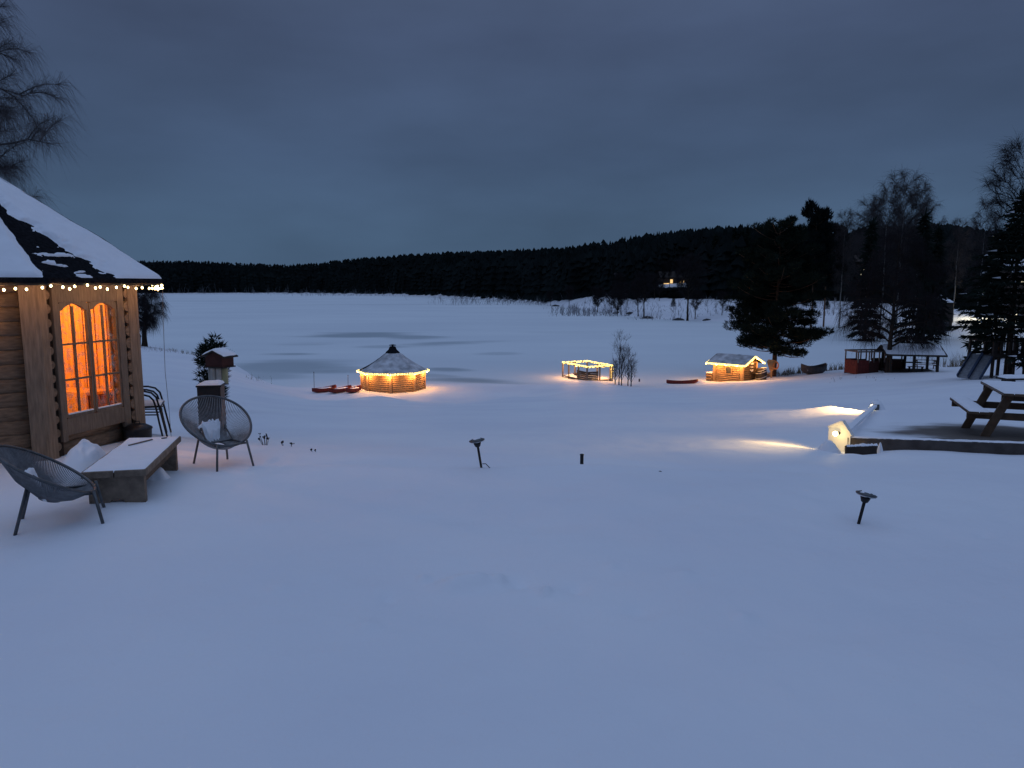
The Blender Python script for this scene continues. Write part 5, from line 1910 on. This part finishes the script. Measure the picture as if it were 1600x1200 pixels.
# tall dry grass right of the pine and by the shelter, scrub on shorelines
def grass(name, label, spans, n, h, r, m, seed, lean=.25):
    rng = np.random.default_rng(seed)
    B, M_, T = [], [], []
    for px0, px1, d0, d1, k, hs in spans:
        c = int(n * k)
        d = rng.uniform(d0, d1, c)
        px = rng.uniform(px0, px1, c) + rng.normal(0, (px1 - px0) * .08, c)
        x = (px - 800) / FPX * d
        z = np.maximum(heights(x, d), LAKE)
        clump = .55 + .45 * np.sin(px * .5 + 3 * np.sin(px * .13))
        hh = h * hs * rng.uniform(.4, 1.1, c) * clump
        b = np.stack([x, d, z - .02], -1)
        o = rng.normal(0, lean, (c, 3)) * hh[:, None]
        o[:, 2] = 0
        B.append(b); M_.append(b + o * .35 + np.stack([0 * hh, 0 * hh, hh * .55], -1)); T.append(b + o + np.stack([0 * hh, 0 * hh, hh], -1))
    mb = MB()
    mb.tris(twig_tris(np.concatenate(B), np.concatenate(M_), np.concatenate(T), r))
    return tag(mb.build(name, m), label, None, None, 'stuff')
grass('tall_grass', 'tall dry grass along the lake edge right of the pine', [(1218, 1262, 58, 60.5, .8, .8), (1255, 1335, 59, 62, 1.0, .9), (1480, 1515, 58, 60, .5, 1.5)], 420, .9, .012, 'dry_grass', 3)
grass('shore_scrub', 'low frosted scrub along the far lake shore', [(280, 480, 566, 600, .12, 2.2), (470, 720, 470, 570, .4, 1.2), (690, 880, 262, 420, .8, .85), (870, 1000, 170, 230, .8, .5), (1000, 1200, 152, 175, .3, .4), (1230, 1330, 142, 175, .35, .4)], 1500, 4.0, .05, 'frost_twig', 4, .3)
grass('bank_weeds', 'sparse dry weeds on the left lake bank', [(228, 320, 62, 74, 1, 1), (385, 420, 52, 58, .15, 1), (1300, 1400, 44, 49, .12, .7)], 260, .4, .010, 'dry_grass', 6)

# ------------------------------------------------------------------ far houses and lights between the trees
def house(name, label, px, d, zg, w, dep, h, rz, wins, wm, roofm='snow'):
    x = (px - 800) / FPX * d
    g = Vector((x, d, hz(x, d) if zg is None else zg))
    t = thing(name, label, 'house', g, rz)
    mb = MB(); mb.box((0, 0, h / 2 - 1.5), (w, dep, h + 3)); mb.build('wall', 'house_wall', t)
    mb = MB()
    for sy in (-1, 1):
        mb.prism([(-w / 2 - .4, 0, h + dep * .30), (-w / 2 - .4, sy * (dep / 2 + .5), h - .1), (-w / 2 - .4, sy * (dep / 2 + .5), h - .3), (-w / 2 - .4, 0, h + dep * .30 - .2)], (w + .8, 0, 0))
    mb.build('roof', roofm, t)
    mb = MB(); mb.box((w * .2, dep * .15, h + dep * .3), (.6, .6, 1.4)); mb.build('chimney', 'stone', t)
    for (wx_, wz, ww, wh) in wins:
        mb = MB(); mb.box((wx_, -dep / 2 - .03, wz), (ww + .2, .06, wh + .2)); f_ = mb.build('window', 'house_wall', t)
        mb = MB(); mb.box((wx_, -dep / 2 - .07, wz), (ww, .03, wh)); mb.build('pane', wm, f_)
    return t
zg = P(1050, 449, 236).z
house('lakeside_house', 'far house with a row of warm lit windows in the dark wood across the lake', 1050, 236, zg, 9, 6, 3.2, 0, [(-3.0, 1.0, 1.6, .55), (-1.3, 1.9, .8, 1.2), (-2.2, 1.0, .8, .6), (1.5, 1.5, .45, 1.5), (2.4, 1.3, .4, 1.5), (3.3, 1.0, 1.0, .6), (.3, 1.0, .8, .4)], 'lit_window', 'dark_wood')
zg = P(1340, 440, 185).z
house('wood_house', 'house hidden in the wood showing narrow white lit windows above the red wagon', 1340, 185, zg, 6, 5, 5.0, 0, [(-1.2, 1.4, .25, 1.6), (-.75, 2.6, .22, 1.6), (-.5, 1.2, .2, .9), (.6, 3.0, .25, 1.0)], 'lit_window_white', 'house_wall')
g = P(1345, 402, 180)
t = thing('street_lamp', 'tiny white street lamp shining above the hidden house in the wood', 'street lamp', (g.x, g.y, g.z - 5.5))
mb = MB(); mb.tube([(0, 0, -2), (0, 0, 5.4)], .06, 6); mb.build('pole', 'black_metal', t)
mb = MB(); mb.sphere((0, 0, 5.5), .13, 8, 6); mb.build('lamp', 'lit_window_white', t)
g = P(962, 428, 215); gz = hz(g.x, g.y)
t = thing('street_lamp', 'faint globe lamp among the bare trees left of the far lit house', 'street lamp', (g.x, g.y, gz))
mb = MB(); mb.tube([(0, 0, -1), (0, 0, g.z - gz)], .06, 6); mb.build('pole', 'black_metal', t)
mb = MB(); mb.sphere((0, 0, g.z - gz), .35, 8, 6, (1.6, 1, .8)); mb.build('lamp', 'pale_twig', t)
# shed with a floodlit yard
g = G(1458, 116)
t = thing('shed', 'dark flat shed with snow on its roof beside the floodlit yard', 'shed', g, R(-8))
shz = P(1458, 474, 116).z - g.z
mb = MB(); mb.box((0, 0, shz / 2 - 1), (3.7, 4, shz + 2)); mb.build('wall', 'dark_wood', t)
mb = MB(); mb.prism([(-2.1, -2.3, shz + .02), (2.1, -2.3, shz + .02), (1.2, 1.5, shz + 1.2), (-2.0, 1.5, shz + 1.2)], (0, 0, .12)); mb.build('roof', 'dark_wood', t)
mb = MB()
mb.grid(lambda u, v: (-2.0 + 4.0 * u - (.5 * v if u > .5 else 0), -2.2 + 3.6 * v, shz + .16 + 1.12 * v + .12 * min(1, min(u, 1 - u, v, 1 - v) * 8)), 12, 12)
mb.build('snow_cover', 'snow', t, True)
mb = MB(); mb.box((.9, -2.03, .7), (.9, .05, 1.9)); mb.build('door', 'boat_hull', t)
g = P(1535, 470, 121); gz = hz(g.x, g.y)
t = thing('yard_lamp', 'yard floodlight on a pole lighting the snow beside the dark shed', 'yard lamp', (g.x, g.y, gz))
mb = MB(); mb.tube([(0, 0, -.5), (0, 0, 4.2)], .06, 6); mb.build('pole', 'black_metal', t)
mb = MB(); mb.box((-.1, -.1, 4.25), (.5, .3, .16)); mb.build('lamp', 'lit_window_white', t)
point_light(t, (-.2, -.5, 3.9), 1300, (1, .85, .52), .1, 'flood_light')
g = P(1582, 452, 95); gz = hz(g.x, g.y)
zg = P(1590, 460, 95).z
house('house', 'house at the right edge with a strip of bright windows seen behind the spruce', 1588, 95, zg, 5.5, 5, 3.0, 0, [(-1.3, 1.75, .9, .45), (-.3, 1.8, .5, .5), (1.0, 1.7, .9, .45)], 'lit_window_white', 'snow')
for i, (px, py, lab) in enumerate(((1553, 493, 'small white garden globe lamp left of the spruce trunk'), (1587, 491, 'bright garden globe lamp right of the spruce trunk'), (1575, 480, 'tiny high globe lamp over the spruce bough'))):
    g = P(px, py, 80); gz = hz(g.x, g.y)
    t = thing('globe_lamp', lab, 'garden lamp', (g.x, g.y, gz), 0, 'garden globe lamps behind the spruce')
    mb = MB(); mb.tube([(0, 0, -.3), (0, 0, g.z - gz)], .04, 6); mb.build('pole', 'black_metal', t)
    mb = MB(); mb.sphere((0, 0, g.z - gz), .13 if i < 2 else .08, 8, 6); mb.build('globe', 'lit_window_white', t)

# ------------------------------------------------------------------ individual trees of the right bank
protoS = [plant_tree('bank_spruce', 'spruce', 'spruce tree', (0, 0, 0), spruce(100 + i, 14, [2.5, 2.9, 2.1][i], .03, .75, .35, .75, 1.0, .32, .3)) for i in range(3)]
protoP = plant_tree('bank_pine', 'pine', 'pine tree', (0, 0, 0), pine(120, 15, 3.4, .42, 26, 60, .62, .2, lambda u: .55 + .6 * math.sin(math.pi * min(1, u * .9 + .12)), .2, 'forest_needle', 1.9))
used = set()
def bank(proto, px, yt, d, wide, label, group):
    g, hh = on_sky(px, yt, d)
    base = 15 if proto is protoP else 14
    sc_ = (wide, wide, hh / base)
    if id(proto) not in used:
        used.add(id(proto))
        proto.location = g; proto.scale = sc_; proto['label'] = label; proto['group'] = group
        return proto
    return dup(proto, g, rnd.uniform(0, 6.28), label, sc_, group)
named = [(1195, 345, 150, .95, 0, 'pointed dark spruce breaking the skyline above the big pine'), (1231, 341, 158, .9, 2, 'narrow dark spruce just right of the pointed one above the big pine'),
         (1145, 357, 190, .8, 1, 'spruce with a small point at the left start of the dark bank wood'), (1164, 353, 175, .8, 2, 'thin spruce tip left of the pointed spruce above the big pine'),
         (1430, 335, 92, .9, 1, 'stout black spruce below the right shoulder of the tallest birch'), (1453, 356, 98, .9, 0, 'double-tipped black spruce right of the tallest birch group'),
         (1350, 345, 96, .9, 2, 'black spruce under the broad thin birch crown'), (1540, 362, 66, .75, 2, 'jagged dark spruce at the left flank of the tallest spruce')]
for px, yt, d, wd_, k, lab in named:
    bank(protoS[k], px, yt, d, wd_, lab, 'spruces of the right bank')
bank(protoP, 1266, 328, 120, .75, 'round-topped pine standing out on the skyline right of the cabin', 'pines of the right bank')
bank(protoP, 1286, 352, 128, .8, 'lower pine touching the right side of the round-topped skyline pine', 'pines of the right bank')
L_S = 'dark spruce merging into the black wood of the right bank'
SKYL = np.array([(1090, 361), (1150, 358), (1190, 352), (1250, 352), (1300, 358), (1400, 352), (1470, 362), (1500, 378), (1530, 384), (1560, 370), (1700, 360)], float)
for i in range(100):
    px = (1095 + i * 8.2 if i < 70 else 1285 + (i - 70) * 7) + rnd.uniform(-4, 4)
    d = rnd.uniform(108, 230) if px < 1420 else rnd.uniform(100, 190)
    if 1005 < px < 1095 or (1326 < px < 1354 and d < 190):
        d = 245
    if 1430 < px < 1545 and d < 135:
        d = rnd.uniform(135, 190)
    yt = np.interp(px, SKYL[:, 0], SKYL[:, 1]) + rnd.uniform(0, 26)
    d = max(d, float(np.interp(px, FAR[:, 0], FAR[:, 1])) + 38)
    bank(protoS[i % 3], px, yt, d, rnd.uniform(.8, 1.25), L_S, 'spruces of the right bank')
# bare trees along the shore
protoB = plant_tree('bare_tree', 'x', 'tree', (0, 0, 0),
                    [(n_, m_, k_) for (n_, k_), m_ in zip((('trunk', 'bark'), ('limbs', 'bark'), ('twigs', 'twig')), bare_tree(81, 9, .17, .3, 26, 2.6, 2600, 1.1, .018, .25, 1.3, (0, 0), .5, .02))], 'bare trees on the far shore')
shore = [(889, 487, 236, .7, 'dark bare tree right at the shoreline bend of the far bank'), (1006, 498, 162, 1.0, 'dark bare tree leaning over the ice on the near end of the far bank'), (997, 496, 166, .8, 'thinner bare tree close to the left of the leaning shore tree'),
         (1074, 498, 150, 1.35, 'thick dark trunk at the ice edge below the far lit house'), (1086, 496, 152, .6, 'thin bare trunk just right of the thick trunk at the ice edge'),
         (930, 480, 205, .5, 'pale thin bare tree in the middle of the snowy far bank'), (955, 484, 192, .55, 'pale thin bare tree below the faint globe lamp'), (980, 482, 190, .45, 'slender bare tree left of the leaning shore trees'),
         (1030, 478, 185, .5, 'slender bare tree right of the leaning shore trees'), (1128, 494, 152, .5, 'slim bare tree on the snow left of the big pine'), (1061, 474, 200, .4, 'slender bare tree below the lit windows of the far house'),
         (860, 482, 258, .5, 'small bare tree at the left end of the snowy far bank'), (815, 474, 330, .6, 'small dark tree on the far shoreline left of the snowy bank')]
for i, (px, py, d, sc_, lab) in enumerate(shore):
    g = G(px, d)
    g.z = max(g.z, LAKE) - .1
    if i == 0:
        protoB.location = g; protoB.scale = (sc_,) * 3; protoB['label'] = lab
    else:
        dup(protoB, g, i * 1.3, lab, sc_)
for px, d in ((1036, 214), (1046, 221), (1058, 216), (1067, 223)):
    dup(protoB, G(px, d), px, 'one of many similar bare trees before the black wood of the far bank', (.5, .5, .8), 'scattered bare trees before the wood')
for i in range(26):
    px = rnd.uniform(895, 1330)
    if 1026 < px < 1078: px -= 60
    d = rnd.uniform(172, 215) if px < 1190 else rnd.uniform(150, 190)
    dup(protoB, G(px, d), rnd.uniform(0, 6), 'one of many similar bare trees before the black wood of the far bank', rnd.uniform(.55, 1.0), 'scattered bare trees before the wood')
# small snowy firs and rocks on the bank
for px, d, h, lab in ((1052, 172, 2.2, 'little fir on the snowy bank below the far lit house'), (1292, 150, 1.9, 'little fir on the snow right of the big pine'), (1272, 152, 1.3, 'smallest fir on the snow close to the big pine')):
    dup(protoS[0], G(px, d), px, lab, (.28, .28, h / 14), 'little firs on the bank')
for px, d, r, lab in ((965, 186, .9, 'rock at the shoreline below the pale thin trees'), (985, 175, .8, 'rock at the shoreline left of the leaning trees'), (1012, 160, 1.0, 'rock at the foot of the leaning shore tree'), (1060, 152, .9, 'rock at the ice edge left of the thick trunk'),
                      (1105, 149, .7, 'rock at the ice edge right of the thick trunk'), (868, 252, 1.0, 'boat-like dark rock at the shoreline bend')):
    g = G(px, d)
    mb = MB()
    mb.grid(lambda u, v: (r * math.sin(v * math.pi * .5) * math.cos(u * 2 * math.pi) * (1.4 + .4 * fbm(u * 3, v * 2, px)), r * math.sin(v * math.pi * .5) * math.sin(u * 2 * math.pi), r * .6 * math.cos(v * math.pi * .5) * (1 + .3 * fbm(u * 4, v * 3, 2))), 12, 6)
    o = mb.build('shore_rock', 'stone', None, True)
    o.location = (g.x, g.y, max(g.z, LAKE) - .1)
    tag(o, lab, 'rock', 'rocks along the far shoreline')

# ------------------------------------------------------------------ the forest that covers the hills (one mass)
def forest():
    rng = np.random.default_rng(99)
    PXs, Ds = [], []
    for row in range(32):
        t = (row / 31.0)
        px = np.arange(120, 1760, 5.0) + rng.uniform(-3, 3, len(np.arange(120, 1760, 5.0)))
        az = np.arctan((px - 800) / FPX)
        ds, dr, zr = far_par(az)
        gap = np.interp(px, [300, 700, 860, 930, 1190, 1300, 1450, 1600], [8, 10, 10, 34, 30, 26, 26, 26])
        d = (ds + gap) + (dr * 1.06 - ds - gap) * np.clip(t ** 1.35 + rng.normal(0, .012, len(px)), 0, 1)
        PXs.append(px); Ds.append(d)
    px, d = np.concatenate(PXs), np.concatenate(Ds)
    x = (px - 800) / FPX * d
    z = np.maximum(heights(x, d), LAKE)
    n = len(px)
    n = len(px)
    h = rng.uniform(10.5, 15.6, n) * np.interp(d, [100, 250, 600], [.75, .95, 1.05])
    h *= .85 + .3 * (np.sin(px * .021 + d * .011) * .5 + .5)
    # clearings: nothing tall stands before the lit houses
    el = (z + h - CAM_Z) / d
    pyt = 600 - FPX * np.tan(np.arctan(el) + PITCH)
    def capped(sel, py):
        cap = np.tan(math.atan((600 - py) / FPX) - PITCH) * d + CAM_Z - z
        return np.where(sel, np.minimum(h, cap * rng.uniform(.86, 1.0, n)), h)
    h = capped((px > 1016) & (px < 1084) & (d < 242), 448)
    h = capped((px > 1322) & (px < 1358) & (d < 188), 438)
    keep = (h > 1.0) & ~((px > 1440) & (px < 1560) & (d < 136))
    px, d, x, z, h = px[keep], d[keep], x[keep], z[keep], h[keep]
    n = len(px)
    r = np.maximum(h * rng.uniform(.17, .27, n), 1.7)
    blunt = np.where(rng.random(n) < .55, rng.uniform(.25, .6, n), 0)     # pines and old spruces have blunt tops
    T = []
    M_ = 9
    for k in range(6):
        zt = h * (1.0 - .14 * k)
        zb = h * (.82 - .16 * k)
        if k == 5: zb = -h * .05
        rb = r * (.24 + .17 * k + blunt * (1 - .2 * k))
        ang0 = rng.uniform(0, 6.28, n)
        ring = []
        for j in range(M_):
            q = ang0 + 2 * math.pi * j / M_
            rj = rb * (rng.uniform(.9, 1.2, n) if j % 2 == 0 else rng.uniform(.45, .7, n))
            ring.append(np.stack([x + rj * np.cos(q), d + rj * np.sin(q), z + zb + rng.normal(0, .02, n) * h], -1))
        ap = np.stack([x, d, z + zt], -1)
        for j in range(M_):
            T.append(np.stack([ring[j], ring[(j + 1) % M_], ap], 1))
    mb = MB()
    mb.tris(np.concatenate(T))
    o = mb.build('forest', 'forest_needle')
    tag(o, 'black conifer forest covering the hills across the lake', None, None, 'stuff')
forest()
